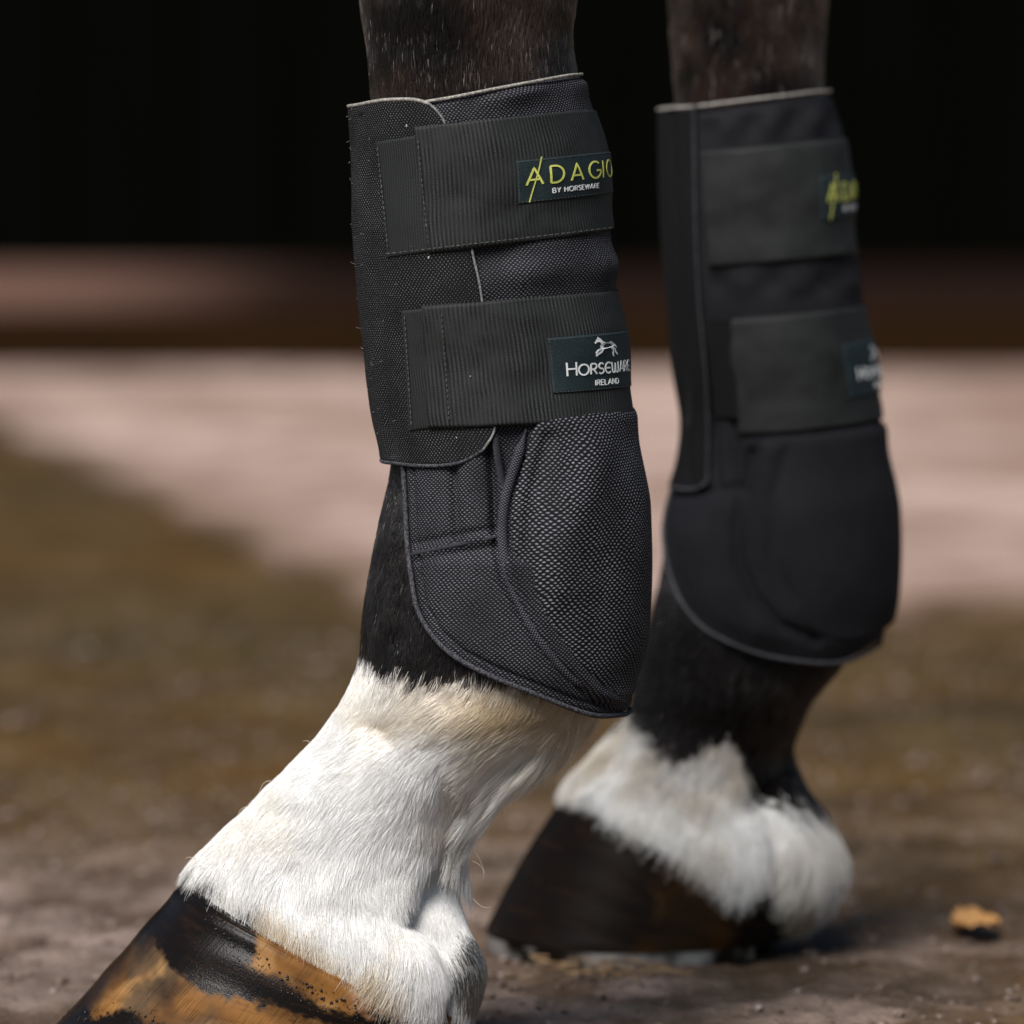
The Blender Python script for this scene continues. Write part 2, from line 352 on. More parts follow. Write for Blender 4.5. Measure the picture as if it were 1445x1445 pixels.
n = N('dark_interior_boards'); g = n.geo(); mp = n.new('ShaderNodeMapping'); mp.inputs['Scale'].default_value = (1, 1, .08); n.t.links.new(g, mp.inputs[0])
w_ = n.noise(30, 4, mp.outputs[0]); n.set(Base_Color=n.mix(w_, (.0006, .0007, .0004), (.0022, .0024, .0015)), Roughness=.95); n.b.inputs['Specular IOR Level'].default_value = .02; n.bump(w_, .3, .002); M_interior = n.m  # near-black base colour stands in for the shade of an unlit interior
wall = empty('dark_interior_wall', (0, 9.7, 0), label='tall black board wall far behind the horse, in place of a dark stable interior', category='wall')
V, Fc = box_vf(-4.2, 4.2, 9.74, 9.82, 0, 3.2); mesh_obj('backing', V, Fc, M_interior, wall, smooth=False)
x = -4.2; me0 = None; k = 0
while x < 4.1:
    V, Fc = box_vf(0, .19, 0, .032, 0, 3.2)
    if me0 is None:
        o = mesh_obj('board', V, Fc, M_interior, wall, smooth=False); me0 = o.data
    else:
        o = bpy.data.objects.new('board', me0); link(o, wall)
    o.location = Vector((x, 9.705+.004*(k % 3), kz-.005)); x += .1995; k += 1
# loose crumbs, grit and stones lying on the dirt
J = Join(); ico = bmesh.new(); bmesh.ops.create_icosphere(ico, subdivisions=1, radius=1); iv = np.array([v.co[:] for v in ico.verts]); ifc = np.array([[v.index for v in f.verts] for f in ico.faces]); ico.free()
cnt = 9000
cy = 1.95+rng.random(cnt)**1.5*2.2; cx = (rng.random(cnt)-.5)*(.28+.19*cy)*1.5
P = np.stack([cx, cy, 0*cx], -1); P[:, 2] = ground_z(P)-.004
sz = .0006+.0028*rng.random(cnt)**4+.0012*rng.random(cnt)
keep = noise(P, 9, 5)+.35*rng.random(cnt) > .42
for k in np.where(keep)[0]:
    v = iv*(1+.35*(rng.random((12, 1))-.5))*[1+rng.random()*.6, 1, .65]*sz[k]
    a = rng.random()*6.3; R = np.array([[math.cos(a), -math.sin(a), 0], [math.sin(a), math.cos(a), 0], [0, 0, 1]])
    J.add(v@R.T+P[k]+[0, 0, sz[k]*.25], ifc)
V, Fc = J.get()
n = N('grit'); g = n.geo(); f1 = n.noise(120, 2, g); f2 = n.noise(160, 2, g)
n.set(Base_Color=n.mix(n.ramp(f2, .6, .7), n.mix(n.ramp(f1, .35, .65), (.075, .048, .032), (.20, .145, .115)), (.36, .31, .28)), Roughness=.6); M_grit = n.m
mesh_obj('gravel', V, Fc, M_grit, kind='stuff', smooth=False)

# ------------------------------------------------------------------ the horse: two lower legs
horse = empty('horse', (0, (YN+YF)/2, 0), label='dark brown horse with white feet, seen only by two lower legs', category='horse')
BLACK = np.array([.0055, .0038, .0032]); BROWN = np.array([.034, .019, .013]); CREAM = np.array([.86, .835, .785]); WHITE = np.array([.92, .915, .895]); TAN = np.array([.50, .375, .205])

near_pairs = [ # Lx,Ly,Rx,Ry,depth
 (490, -300, 842, -320, .045), (500, -120, 822, -130, .042), (508, 0, 814, -8, .040), (518, 70, 808, 50, .038), (524, 140, 815, 110, .037), (530, 240, 828, 205, .036), (538, 340, 838, 300, .036),
 (546, 440, 846, 400, .0365), (552, 530, 856, 495, .037), (556, 600, 866, 575, .038), (552, 660, 876, 640, .0395), (537, 730, 884, 715, .041), (523, 800, 888, 790, .043),
 (512, 870, 886, 880, .045), (506, 935, 866, 962, .0455), (486, 985, 826, 1010, .044), (453, 1033, 766, 1054, .042), (415, 1075, 712, 1094, .041), (373, 1117, 675, 1130, .0405),
 (332, 1157, 645, 1180, .041), (299, 1187, 640, 1236, .043), (277, 1209, 655, 1300, .046), (266, 1226, 678, 1368, .050), (262, 1242, 668, 1438, .0525), (262, 1262, 640, 1462, .050)]
far_pairs = [
 (925, -300, 1190, -310, .045), (938, -120, 1176, -130, .040), (944, 0, 1168, -8, .0385), (950, 90, 1162, 75, .037), (955, 170, 1165, 150, .036), (962, 280, 1180, 255, .036), (968, 400, 1190, 380, .036),
 (975, 500, 1202, 485, .037), (978, 590, 1212, 575, .038), (964, 660, 1222, 655, .040), (945, 730, 1230, 730, .042), (935, 800, 1228, 805, .044), (922, 860, 1215, 880, .045), (908, 915, 1190, 935, .045), (897, 965, 1150, 985, .044),
 (886, 1003, 1130, 1025, .042), (862, 1035, 1122, 1062, .041), (836, 1063, 1138, 1108, .041), (815, 1085, 1166, 1150, .043), (803, 1100, 1186, 1200, .046), (798, 1114, 1180, 1252, .050), (800, 1130, 1150, 1292, .051), (806, 1148, 1110, 1300, .048)]
LN, LF = Loft(near_pairs, YN), Loft(far_pairs, YF)

crease_a = [(672, 1165), (650, 1205), (618, 1250), (592, 1288)]
crease_b = [(592, 1288), (618, 1320), (636, 1370), (640, 1440)]
def disp_near(x, y, th):
    fr = sstep(-.1, .35, np.sin(th))
    d1, _, p1 = dist_poly(x, y, crease_a); d2, _, _ = dist_poly(x, y, crease_b)
    h = -.0095*np.exp(-(d1/22)**2)-.005*np.exp(-(d2/12)**2)
    h += .003*np.exp(-((x-575)/60)**2-((y-1375)/60)**2)+.005*np.exp(-((x-668)/26)**2-((y-1350)/60)**2)
    h += -.0035*np.exp(-((x-545)/30)**2-((y-1020)/24)**2)+.003*np.exp(-((x-640)/60)**2-((y-1010)/30)**2)
    h += -.003*np.exp(-((x-640)/16)**2-((y-1110)/60)**2)
    d3, _, _ = dist_poly(x, y, [(560, 680), (570, 760), (560, 900)]); h += -.003*np.exp(-(d3/12)**2)
    return h*fr
def disp_far(x, y, th):
    fr = sstep(-.1, .35, np.sin(th))
    d1, _, _ = dist_poly(x, y, [(1075, 1100), (1095, 1180), (1105, 1240), (1100, 1290)]); d2, _, _ = dist_poly(x, y, [(1130, 1060), (1080, 1110), (1060, 1130)])
    h = -.0065*np.exp(-(d1/17)**2)-.006*np.exp(-(d2/20)**2)+.002*np.exp(-((x-1040)/45)**2-((y-1220)/50)**2)+.001*np.exp(-((x-1145)/30)**2-((y-1210)/50)**2)
    return h*fr
edge_near = [(440, 905), (505, 940), (545, 962), (600, 972), (650, 968), (690, 974), (730, 968), (850, 975), (1000, 980)]
edge_far = [(820, 1000), (884, 1022), (930, 1068), (985, 1072), (1035, 1052), (1052, 1082), (1070, 1125), (1105, 1140), (1135, 1152), (1190, 1172), (1250, 1200)]
def coat(P, x, y, th, far):
    """pigment of the coat at a point: (rgb, white amount)"""
    e = np.array(edge_far if far else edge_near, float)
    yb = np.interp(x, e[:, 0], e[:, 1])
    nz = fbm(P, 90, 5, 3)-.5; nz2 = fbm(P, 400, 31, 2)-.5
    w = sstep(-8, 8, y-yb+nz*34+nz2*46)
    m = fbm(P, 30, 12, 3)[..., None]; f = fbm(P, 600, 44, 2)[..., None]
    up = sstep(420, 0, y)[..., None]
    dark = BLACK*(.6+.9*f)*(1-up)+up*(BLACK*(.9)+(BROWN-BLACK)*sstep(.35, .65, m)*(.55+1.1*f)) 
    pale = CREAM*(1-sstep(.3, .6, m))+WHITE*sstep(.3, .6, m)
    if not far:
        ed0 = np.abs((y-1240)-(x-268)*.56)
        tan = 1.1*np.exp(-((x-735)/120)**2-((y-1003)/36)**2)+.55*np.exp(-((x-545)/40)**2-((y-1015)/22)**2)+.30*np.exp(-(dist_poly(x, y, [(700, 1060), (655, 1110), (640, 1160)])[0]/26)**2)+.2*np.exp(-((x-600)/60)**2-((y-975)/14)**2)
        tan = tan+.8*sstep(30, 6, ed0+nz*40)*sstep(340, 370, x)*sstep(600, 540, x)
        pale = pale*(1-np.clip(tan, 0, .9)[..., None])+TAN*np.clip(tan, 0, .9)[..., None]
        # dark pigment on the far heel bulb, and dark lower hairs at the coronet
        k = sstep(.35, .6, 1.5*np.exp(-((x-674)/36)**2-((y-1375)/66)**2)+nz*.5)
        ed = np.abs((y-1236)-(x-268)*.60); k2 = sstep(34, 4, ed+nz*60+nz2*30)*sstep(385, 350, x)*.97
        w = w*(1-np.clip(np.maximum(k*.9, k2), 0, 1))
    else:
        tan = .95*sstep(1225, 1285, y+nz*90+(1000-x)*.08)+.35*np.exp(-((x-860)/50)**2-((y-1060)/30)**2)
        tan = np.clip(tan+.35*sstep(.45, .65, fbm(P, 45, 19, 3)), 0, .92)[..., None]; pale = pale*(1-tan)+TAN*(.45+.35*(y < 1200))[..., None]*tan
        d = dist_poly(x, y, [(812, 1125), (870, 1190), (915, 1235), (985, 1262)])[0]; w = w*(1-.8*sstep(34, 6, d+nz*70))
    w = w[..., None]
    return dark*(1-w)+pale*w*(.93+.14*f), w[..., 0]
def leg_mesh(loft, disp, far):
    nu, nv = (200, 420)
    th = np.linspace(0, 2*math.pi, nu, endpoint=False); v = np.linspace(0, 1, nv); T, Vv = np.meshgrid(th, v)
    P0, Nn, _, _ = loft.frame(T, Vv); x, y = proj(P0)
    P = P0+Nn*(disp(x, y, T)-.0006)[..., None]
    c, w = coat(P0, x, y, T, far)
    Vs = P.reshape(-1, 3); Fc = grid_faces(nu, nv, True)
    V2 = np.vstack([Vs, P[0].mean(0), P[-1].mean(0)]); cc = np.vstack([c.reshape(-1, 3), BLACK, BLACK])
    o = mesh_obj('leg', V2, Fc, M_skin, horse, cols={'col': cc*.75})
    bm = bmesh.new(); bm.from_mesh(o.data); bm.verts.ensure_lookup_table(); b0 = (nv-1)*nu
    for j in range(nu):
        bm.faces.new((bm.verts[(j+1) % nu], bm.verts[j], bm.verts[nu*nv])); bm.faces.new((bm.verts[b0+j], bm.verts[b0+(j+1) % nu], bm.verts[nu*nv+1]))
    bm.to_mesh(o.data); bm.free()
    return o
leg_n = leg_mesh(LN, disp_near, False); leg_n['label'] = 'near lower leg, dark above with a white pastern'
leg_f = leg_mesh(LF, disp_far, True); leg_f['label'] = 'far lower leg, dark with a white band round the fetlock'

def make_fur(loft, disp, far, leg, N0, hide_poly, ylo):
    # roots spread evenly over the skin
    M = N0*6; th = rng.random(M)*2*math.pi; v = rng.random(M)
    P0, Nn, Tt, Tv = loft.frame(th, v); e = 2e-3
    a = np.linalg.norm(np.cross(loft.raw(th+e, v)-loft.raw(th-e, v), loft.raw(th, np.clip(v+e, 0, 1))-loft.raw(th, np.clip(v-e, 0, 1))), axis=1)
    x, y = proj(P0); s = np.sin(th)
    wgt = a/np.percentile(a, 98)*np.where(s > -.25, 1, .12)*((y > -60) & (v < .985))
    hid = (s > -.15) & (inside(x, y, hide_poly) | ((y > ylo[0]) & (y < ylo[1])))
    hid |= (s <= -.15) & (y > ylo[0]) & (y < ylo[2])
    keep = (rng.random(M) < wgt) & ~hid
    idx = np.where(keep)[0][:N0]; th, v, P0, Nn, Tt, Tv, x, y, s = (q[idx] for q in (th, v, P0, Nn, Tt, Tv, x, y, s)); n = len(idx)
    root = P0+Nn*(disp(x, y, th)-.0003)[:, None]
    col, w = coat(P0, x+rng.normal(0, 4, n), y+rng.normal(0, 10 if far else 8, n), th, far)
    # flow, clumps
    sc = 130
    c1 = fbm(P0, sc, 71, 2)-.5; c2 = fbm(P0, sc, 93, 2)-.5; b1 = fbm(P0, 28, 51, 2)-.5; r1 = rng.normal(0, 1, n)
    side = (c1*1.0+b1*1.3+r1*.10)*(.35+.65*w)
    lift = np.clip(.20+.55*c2*w+.08*rng.normal(0, 1, n), .03, .9)
    Lh = (.0042+.0045*w)*(.7+.6*rng.random(n))
    if not far:
        back = sstep(0, 14, 52-dist_poly(x, y, [(880, 1005), (830, 1040), (788, 1062), (724, 1096), (675, 1130), (645, 1180)])[0])*sstep(.75, .3, s)*(s > -.3)
        Lh += back*(.003+.016*rng.random(n)**1.6)*(noise(P0, 120, 3) > .42); lift += back*.75; side += back*1.6*(noise(P0, 120, 33)-.5)
        cor = sstep(34, 8, np.abs((y-1232)-(x-268)*.56)); Lh *= 1+.6*cor*(rng.random(n)-.35); lift += cor*.12*rng.random(n); side += cor*rng.normal(0, .25, n)
    else:
        back = sstep(1130, 1180, y)*w; Lh = Lh*1.35+back*.006*rng.random(n); side += w*rng.normal(0, .22, n)
    D0 = Tv*np.cos(lift)[:, None]+Nn*np.sin(lift)[:, None]+Tt*side[:, None]; D0 /= np.linalg.norm(D0, axis=1, keepdims=True)
    D1 = Tv+Nn*(np.sin(lift)*.15)[:, None]+Tt*(side*1.3)[:, None]+np.array([0, 0, -.35])*(w*.6)[:, None]; D1 /= np.linalg.norm(D1, axis=1, keepdims=True)
    K = 4 if far else 5; pts = np.empty((n, K, 3)); p = root.copy(); pts[:, 0] = p
    for k in range(1, K):
        t = k/(K-1); dd = D0*(1-t)+D1*t; p = p+dd*(Lh/(K-1))[:, None]; pts[:, k] = p
    rad = np.linspace(1, .22, K)[None]*np.where(w > .5, .000085, .00007)[:, None]*(1.5 if far else 1.0)*(.8+.4*rng.random(n))[:, None]
    cu = bpy.data.hair_curves.new('fur'); cu.add_curves([K]*n)
    cu.position_data.foreach_set('vector', pts.reshape(-1).astype(np.float32))
    ra = cu.attributes.get('radius') or cu.attributes.new('radius', 'FLOAT', 'POINT'); ra.data.foreach_set('value', rad.reshape(-1).astype(np.float32))
    jit = (.80+.38*rng.random(n))[:, None]; jit = np.where(w[:, None] > .5, jit, .35+4.2*rng.random(n)[:, None]**3)
    sheen_hair = (w < .5) & (rng.random(n) < .012+(.02+.13*sstep(400, 100, y))*sstep(.42, .68, fbm(P0, 55, 88, 3))); col[sheen_hair] = np.array([.078, .070, .067])*(.5+rng.random(int(sheen_hair.sum())))[:, None]  # sheen of the dark coat put into the colour of scattered paler strands
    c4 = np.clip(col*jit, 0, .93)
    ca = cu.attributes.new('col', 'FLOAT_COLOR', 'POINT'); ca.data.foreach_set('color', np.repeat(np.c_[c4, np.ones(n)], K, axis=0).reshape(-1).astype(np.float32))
    cu.materials.append(M_hair); o = bpy.data.objects.new('fur', cu); link(o, leg); o['kind'] = 'stuff'; return o

# outline of the near boot's lower edge (pixels), used both for cloth and to keep hair from under it
near_bottom = [(570, 655), (573, 700), (576, 766), (580, 802), (590, 859), (613, 899), (646, 929), (696, 955), (762, 982), (812, 1002), (845, 1010), (879, 1008)]
far_bottom = [(944, 690), (938, 740), (944, 800), (965, 852), (1000, 890), (1060, 918), (1120, 932), (1185, 934), (1235, 912), (1258, 885)]
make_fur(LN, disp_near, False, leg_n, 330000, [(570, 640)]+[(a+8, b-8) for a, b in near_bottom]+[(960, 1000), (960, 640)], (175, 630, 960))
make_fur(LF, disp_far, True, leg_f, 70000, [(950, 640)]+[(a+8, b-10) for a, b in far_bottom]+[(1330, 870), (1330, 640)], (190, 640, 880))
# a few long stray hairs
K = 7; pts = []; strays = [((388, 1104), (366, 1118, 372, 1096)), ((440, 1050), (428, 1046, 434, 1043)), ((664, 1195), (684, 1232, 676, 1205)), ((668, 1268), (692, 1280, 680, 1284)), ((276, 1214), (262, 1212, 268, 1206)), ((838, 1040), (850, 1046, 846, 1038)), ((666, 1215), (682, 1240, 686, 1222)), ((812, 1062), (806, 1084, 816, 1076)), ((700, 1135), (708, 1156, 712, 1142)), ((350, 1138), (336, 1150, 338, 1140))]
for a, (ex, ey, cx_, cy_) in strays:
    for t in np.linspace(0, 1, K):
        q = np.array(a)*(1-t)**2+2*t*(1-t)*np.array((cx_, cy_))+t*t*np.array((ex, ey)); pts.append(at(q[0], q[1], YN-.012))
cu = bpy.data.hair_curves.new('stray_hair'); cu.add_curves([K]*len(strays)); cu.position_data.foreach_set('vector', np.array(pts, np.float32).ravel())
ra = cu.attributes.get('radius') or cu.attributes.new('radius', 'FLOAT', 'POINT'); ra.data.foreach_set('value', np.tile(np.linspace(.00014, .00006, K), len(strays)).astype(np.float32))
ca = cu.attributes.new('col', 'FLOAT_COLOR', 'POINT'); ca.data.foreach_set('color', np.tile([.55, .47, .38, 1], K*len(strays)).astype(np.float32))
cu.materials.append(M_hair); o = bpy.data.objects.new('stray_hair', cu); link(o, leg_n); o['kind'] = 'stuff'

# hooves
hoof_near_pairs = [(271, 1232, 664, 1420, .046), (262, 1238, 664, 1436, .0535), (246, 1258, 662, 1450, .0565), (150, 1368, 650, 1470, .0610), (54, 1474, 628, 1484, .066), (50, 1480, 620, 1487, .0655)]
hoof_far_pairs = [(806, 1108, 1150, 1270, .045), (800, 1116, 1146, 1285, .051), (786, 1136, 1138, 1298, .054), (735, 1215, 1120, 1318, .058), (690, 1300, 1096, 1334, .062), (686, 1308, 1090, 1338, .0615)]
def make_hoof(pairs, Y, far, leg):
    lf = Loft(pairs, Y, 300); nu, nv = 280, 220
    th = np.linspace(0, 2*math.pi, nu, endpoint=False); v = np.linspace(0, 1, nv); T, Vv = np.meshgrid(th, v)
    P0, Nn, _, _ = lf.frame(T, Vv); x, y = proj(P0)
    h = (.00005 if far else .00022)*np.sin(Vv*60+6*noise(P0, 25, 4))*sstep(.1, .3, Vv)+(fbm(P0, 260, 2, 3)-.5)*.0012*sstep(.45, .1, Vv)
    P = P0+Nn*h[..., None]
    if far: P[..., 2] = np.maximum(P[..., 2], .0062)
    nz = fbm(P0, 55, 6, 4)-.5; nz2 = fbm(P0, 220, 16, 3)-.5
    OCH = np.array([.215, .098, .028]); OCH2 = np.array([.10, .046, .016]); BLK = np.array([.006, .0045, .004])
    m = sstep(-.16, .14, nz)[..., None]; base = OCH*m+OCH2*(1-m); m3 = sstep(.5, .68, fbm(P0, 38, 61, 4))[..., None]*.75; base = base*(1-m3)+np.array([.085, .062, .040])*m3; m4 = sstep(.55, .7, fbm(P0, 75, 62, 3))[..., None]*.5; base = base*(1-m4)+np.array([.40, .22, .085])*m4
    if not far:
        # black, oiled patches: under the front hairline, along a slanting band, and at the lower toe
        b = 0
        for k_ in range(6):
            n3, n4 = fbm(P0, 500, 130+k_, 2)-.5, fbm(P0, 500, 150+k_, 2)-.5
            xx, yy = x+nz*44+nz2*22+n3*26, y-nz*30+nz2*26+n4*26
            q1 = inside(xx, yy, [(240, 1215), (270, 1225), (300, 1262), (325, 1285), (352, 1312), (357, 1355), (390, 1382), (420, 1405), (465, 1420), (530, 1434), (620, 1450), (620, 1475), (470, 1450), (413, 1436), (360, 1412), (321, 1402), (292, 1397), (258, 1377), (222, 1345), (190, 1320), (180, 1300)])
            q2 = inside(xx, yy, [(40, 1500), (79, 1438), (113, 1421), (152, 1425), (171, 1417), (205, 1450), (330, 1470), (330, 1520), (40, 1520)])
            b = b+(q1 | q2).astype(float)/6
        d4 = dist_poly(x, y, [(262, 1240), (180, 1335), (100, 1428)])[0]; b = np.maximum(b, .9*sstep(44, 8, d4+nz*30))
        b = np.maximum(b, .7*sstep(.50, .75, fbm(P0*[1, 1, 1], 42, 77, 4)))
        pink = sstep(46, 20, dist_poly(x, y, [(520, 1392), (560, 1430)])[0]+nz*30)[..., None]*.5; base = base*(1-pink)+np.array([.45, .27, .17])*pink
    else:
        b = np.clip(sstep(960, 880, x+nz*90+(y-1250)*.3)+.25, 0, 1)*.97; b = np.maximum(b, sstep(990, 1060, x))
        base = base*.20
    hb = sstep(.5, .0, Vv)*0
    b = np.clip(b, 0, 1); c = base*(1-b[..., None])+BLK*b[..., None]
    bm_uv = lf.uv(T, Vv).reshape(-1, 2)
    Vs = np.vstack([P.reshape(-1, 3), P[0].mean(0), P[-1].mean(0)]); cc = np.vstack([c.reshape(-1, 3), [0, 0, 0], [0, 0, 0]]); wt = np.r_[((.35+.65*b)*(.3 if far else 1)).ravel(), 0, 0]
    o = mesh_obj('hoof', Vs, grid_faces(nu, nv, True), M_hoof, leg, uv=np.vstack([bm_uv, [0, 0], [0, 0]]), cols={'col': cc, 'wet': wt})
    bm = bmesh.new(); bm.from_mesh(o.data); bm.verts.ensure_lookup_table(); b0 = (nv-1)*nu
    for j in range(nu): bm.faces.new((bm.verts[b0+j], bm.verts[b0+(j+1) % nu], bm.verts[nu*nv+1]))
    bm.to_mesh(o.data); bm.free()
    # shoe: flat steel band under the wall, open at the heel
    e = lf.raw(np.array([0.0, math.pi]), np.array([1.0, 1.0])); cxx = (e[0, 0]+e[1, 0])/2; rx = (e[1, 0]-e[0, 0])/2; ry = lf.D[-1]
    V = []; n_ = 70
    for k in range(n_):
        a = math.radians(-148+296*k/(n_-1))
        for (ro, z) in ((1.0, .0062), (1.005, -.001), (.72, -.001), (.73, .0062)):
            V.append((cxx-math.cos(a)*rx*ro-(0 if not far else 0), Y-math.sin(a)*ry*ro, z))
    mesh_obj('horseshoe', V, grid_faces(4, n_, True), M_steel, leg, smooth=False)
    return lf
make_hoof(hoof_near_pairs, YN, False, leg_n); make_hoof(hoof_far_pairs, YF, True, leg_f)
# wet beads on the black horn of the near hoof
LH = Loft(hoof_near_pairs, YN, 300)
J = Join()
for _ in range(260):
    t = rng.random(); q = catmull([(290, 1262), (315, 1300), (352, 1350), (400, 1392), (460, 1415), (520, 1432)], 100)[int(t*99)]+rng.normal(0, 10, 2)
    if rng.random() < .2: q = np.array([90+rng.random()*130, 1430+rng.normal(0, 8)])
    tv = LH.solve([q])[0]; p = LH.pt(tv[0:1], tv[1:2], [.0002])[0]; J.add(iv*(.00022+.0005*rng.random()**3)+p, ifc)
V, Fc = J.get(); n = N('wet_bead'); n.set(Base_Color=(.02, .015, .012), Roughness=.05); M_bead = n.m
mesh_obj('water_bead', V, Fc, M_bead, leg_n, kind='stuff')

# ------------------------------------------------------------------ boots
def coons(top, right, bottom, left, nu, nv):
    """four boundary polylines in (theta, v); top/bottom run left->right, left/right run top->bottom"""
    T = resample(top, nu); B = resample(bottom, nu); Lf = resample(left, nv); R = resample(right, nv)
    u = np.linspace(0, 1, nu)[None, :, None]; w = np.linspace(0, 1, nv)[:, None, None]
    S = (1-w)*T[None]+w*B[None]+(1-u)*Lf[:, None]+u*R[:, None]-((1-u)*(1-w)*T[0]+u*(1-w)*T[-1]+(1-u)*w*B[0]+u*w*B[-1])
    return S[..., 0], S[..., 1]
def layer(name, loft, bounds, nu, nv, off, thick, mat, parent, disp=None, edge=.0022, uvrot=None, **kw):
    T, Vv = coons(*bounds, nu, nv)
    P0, Nn, _, _ = loft.frame(T, Vv); x, y = proj(P0)
    # rounded borders
    du = np.r_[0, np.cumsum(np.linalg.norm(np.diff(P0[nv//2], axis=0), axis=1))]; dv = np.r_[0, np.cumsum(np.linalg.norm(np.diff(P0[:, nu//2], axis=0), axis=1))]
    eu = np.minimum(du, du[-1]-du)[None]; ev = np.minimum(dv, dv[-1]-dv)[:, None]; e = np.clip(np.minimum(eu, ev)/edge, 0, 1)
    prof = np.sqrt(1-(1-e)**2)
    o_ = off(x, y, T) if callable(off) else off
    H = o_+thick*prof+(disp(x, y, T, P0)*np.clip(e, 0, 1) if disp else 0)
    top = P0+Nn*np.broadcast_to(H, T.shape)[..., None]
    uv = loft.uv(T, Vv)
    V = top.reshape(-1, 3); Fc = grid_faces(nu, nv)
    # skirt down to the layer below, so the cloth has a real edge
    ring = np.r_[np.arange(nu), np.arange(1, nv)*nu+nu-1, (nv-1)*nu+np.arange(nu-2, -1, -1), np.arange(nv-2, 0, -1)*nu]
    low = (P0+Nn*np.broadcast_to(o_-.0012, T.shape)[..., None]).reshape(-1, 3)[ring]
    m = len(ring); k = np.arange(m); sk = np.stack([ring, k+len(V), (k+1) % m+len(V), ring[(k+1) % m]], -1)
    V = np.vstack([V, low]); uvv = np.vstack([uv.reshape(-1, 2), uv.reshape(-1, 2)[ring]])
    return mesh_obj(name, V, np.vstack([Fc, sk]), mat, parent, uv=uvv, **kw)
def g(d, w): return np.exp(-(d/w)**2)

def pxline(loft, pts, n=40, smooth=True):
    return loft.solve(smooth_px(pts, n) if smooth else resample(pts, n))

GL = {}
def arc(cx, cy, rx, ry, a0, a1, n=14): return [(cx+rx*math.cos(math.radians(a)), cy+ry*math.sin(math.radians(a))) for a in np.linspace(a0, a1, n)]
GL['A'] = (.82, [[(0, 0), (.41, 1), (.82, 0)], [(.16, .30), (.66, .30)]])
GL['D'] = (.74, [[(0, 0), (0, 1)], [(0, 1), (.25, 1)]+arc(.25, .5, .48, .5, 90, -90)+[(0, 0)]])
GL['G'] = (.84, [arc(.5, .5, .5, .5, 50, 360)[:-1]+[(1.0, .46)], [(.55, .46), (1.0, .46)]])
GL['I'] = (.02, [[(.0, 0), (.0, 1)]])
GL['O'] = (1.0, [arc(.5, .5, .5, .5, 0, 360, 26)])
GL['B'] = (.6, [[(0, 0), (0, 1)], [(0, 1), (.3, 1)]+arc(.3, .76, .26, .24, 90, -90, 8)+[(0, .52)], [(0, .52), (.34, .52)]+arc(.34, .26, .28, .26, 90, -90, 8)+[(0, 0)]])
GL['Y'] = (.7, [[(0, 1), (.35, .45), (.7, 1)], [(.35, .45), (.35, 0)]])
GL['H'] = (.68, [[(0, 0), (0, 1)], [(.68, 0), (.68, 1)], [(0, .52), (.68, .52)]])
GL['R'] = (.62, [[(0, 0), (0, 1)], [(0, 1), (.3, 1)]+arc(.3, .74, .3, .26, 90, -90, 8)+[(0, .48)], [(.25, .48), (.64, 0)]])
GL['S'] = (.56, [arc(.29, .74, .27, .26, 30, 270, 10)+arc(.29, .25, .29, .25, 90, -150, 12)])
GL['E'] = (.55, [[(.55, 1), (0, 1), (0, 0), (.55, 0)], [(0, .52), (.48, .52)]])
GL['e'] = (.66, [arc(.42, .5, .42, .5, 50, 310, 16), [(.02, .5), (.62, .5)]])
GL['W'] = (1.0, [[(0, 1), (.24, 0), (.5, .9), (.76, 0), (1.0, 1)]])
GL['w'] = (1.0, [[(.0, 1), (.06, .3)]+arc(.26, .24, .20, .24, 180, 360, 8)+[(.5, .9)], [(.5, .5), (.52, .24)]+arc(.74, .24, .22, .24, 180, 360, 8)+[(1.0, 1)]])
GL['L'] = (.5, [[(0, 1), (0, 0), (.5, 0)]])
GL['N'] = (.68, [[(0, 0), (0, 1), (.68, 0), (.68, 1)]])
def text_strokes(txt, h, track, x0, y0, centre=False, big=None):
    out = []; x = 0
    for i, ch in enumerate(txt):
        if ch == ' ': x += h*.55; continue
        w, st_ = GL[ch]; hh = h*(1.28 if (big and i == 0) else 1)
        for s_ in st_: out.append([(x+a*hh, b*hh) for a, b in s_])
        x += w*hh+track
    tot = x-track; dx = x0-(tot/2 if centre else 0)
    return [[(a+dx, b+y0) for a, b in s_] for s_ in out]
def ribbons(strokes, wd, f):
    """flat embroidered strokes: each polyline becomes a narrow band; f maps (a, b) to a 3D point"""
    J = Join()
    for s_ in strokes:
        s_ = np.array(s_, float)
        if len(s_) == 2 or len(s_) < 6:
            L = np.linalg.norm(np.diff(s_, axis=0), axis=1); s2 = [s_[0]]
            for k in range(len(s_)-1):
                m = max(2, int(L[k]/.0008)); 
                for t in np.linspace(0, 1, m+1)[1:]: s2.append(s_[k]*(1-t)+s_[k+1]*t)
            s_ = np.array(s2)
        T = np.gradient(s_, axis=0); T /= np.linalg.norm(T, axis=1, keepdims=True)+1e-12; Nn = np.stack([-T[:, 1], T[:, 0]], -1)*wd/2
        a = s_-Nn; b = s_+Nn; m = len(s_); V = f(np.vstack([a, b]), 0); Vt = f(np.vstack([a, b]), 1)
        k = np.arange(m-1)
        F1 = np.stack([k+2*m, k+1+2*m, k+1+3*m, k+3*m], -1); F2 = np.stack([k, k+1, k+1+2*m, k+2*m], -1); F3 = np.stack([k+m, k+1+m, k+1+3*m, k+3*m], -1)
        J.add(np.vstack([V, Vt]), np.vstack([F1, F2, F3]))
    return J.get()
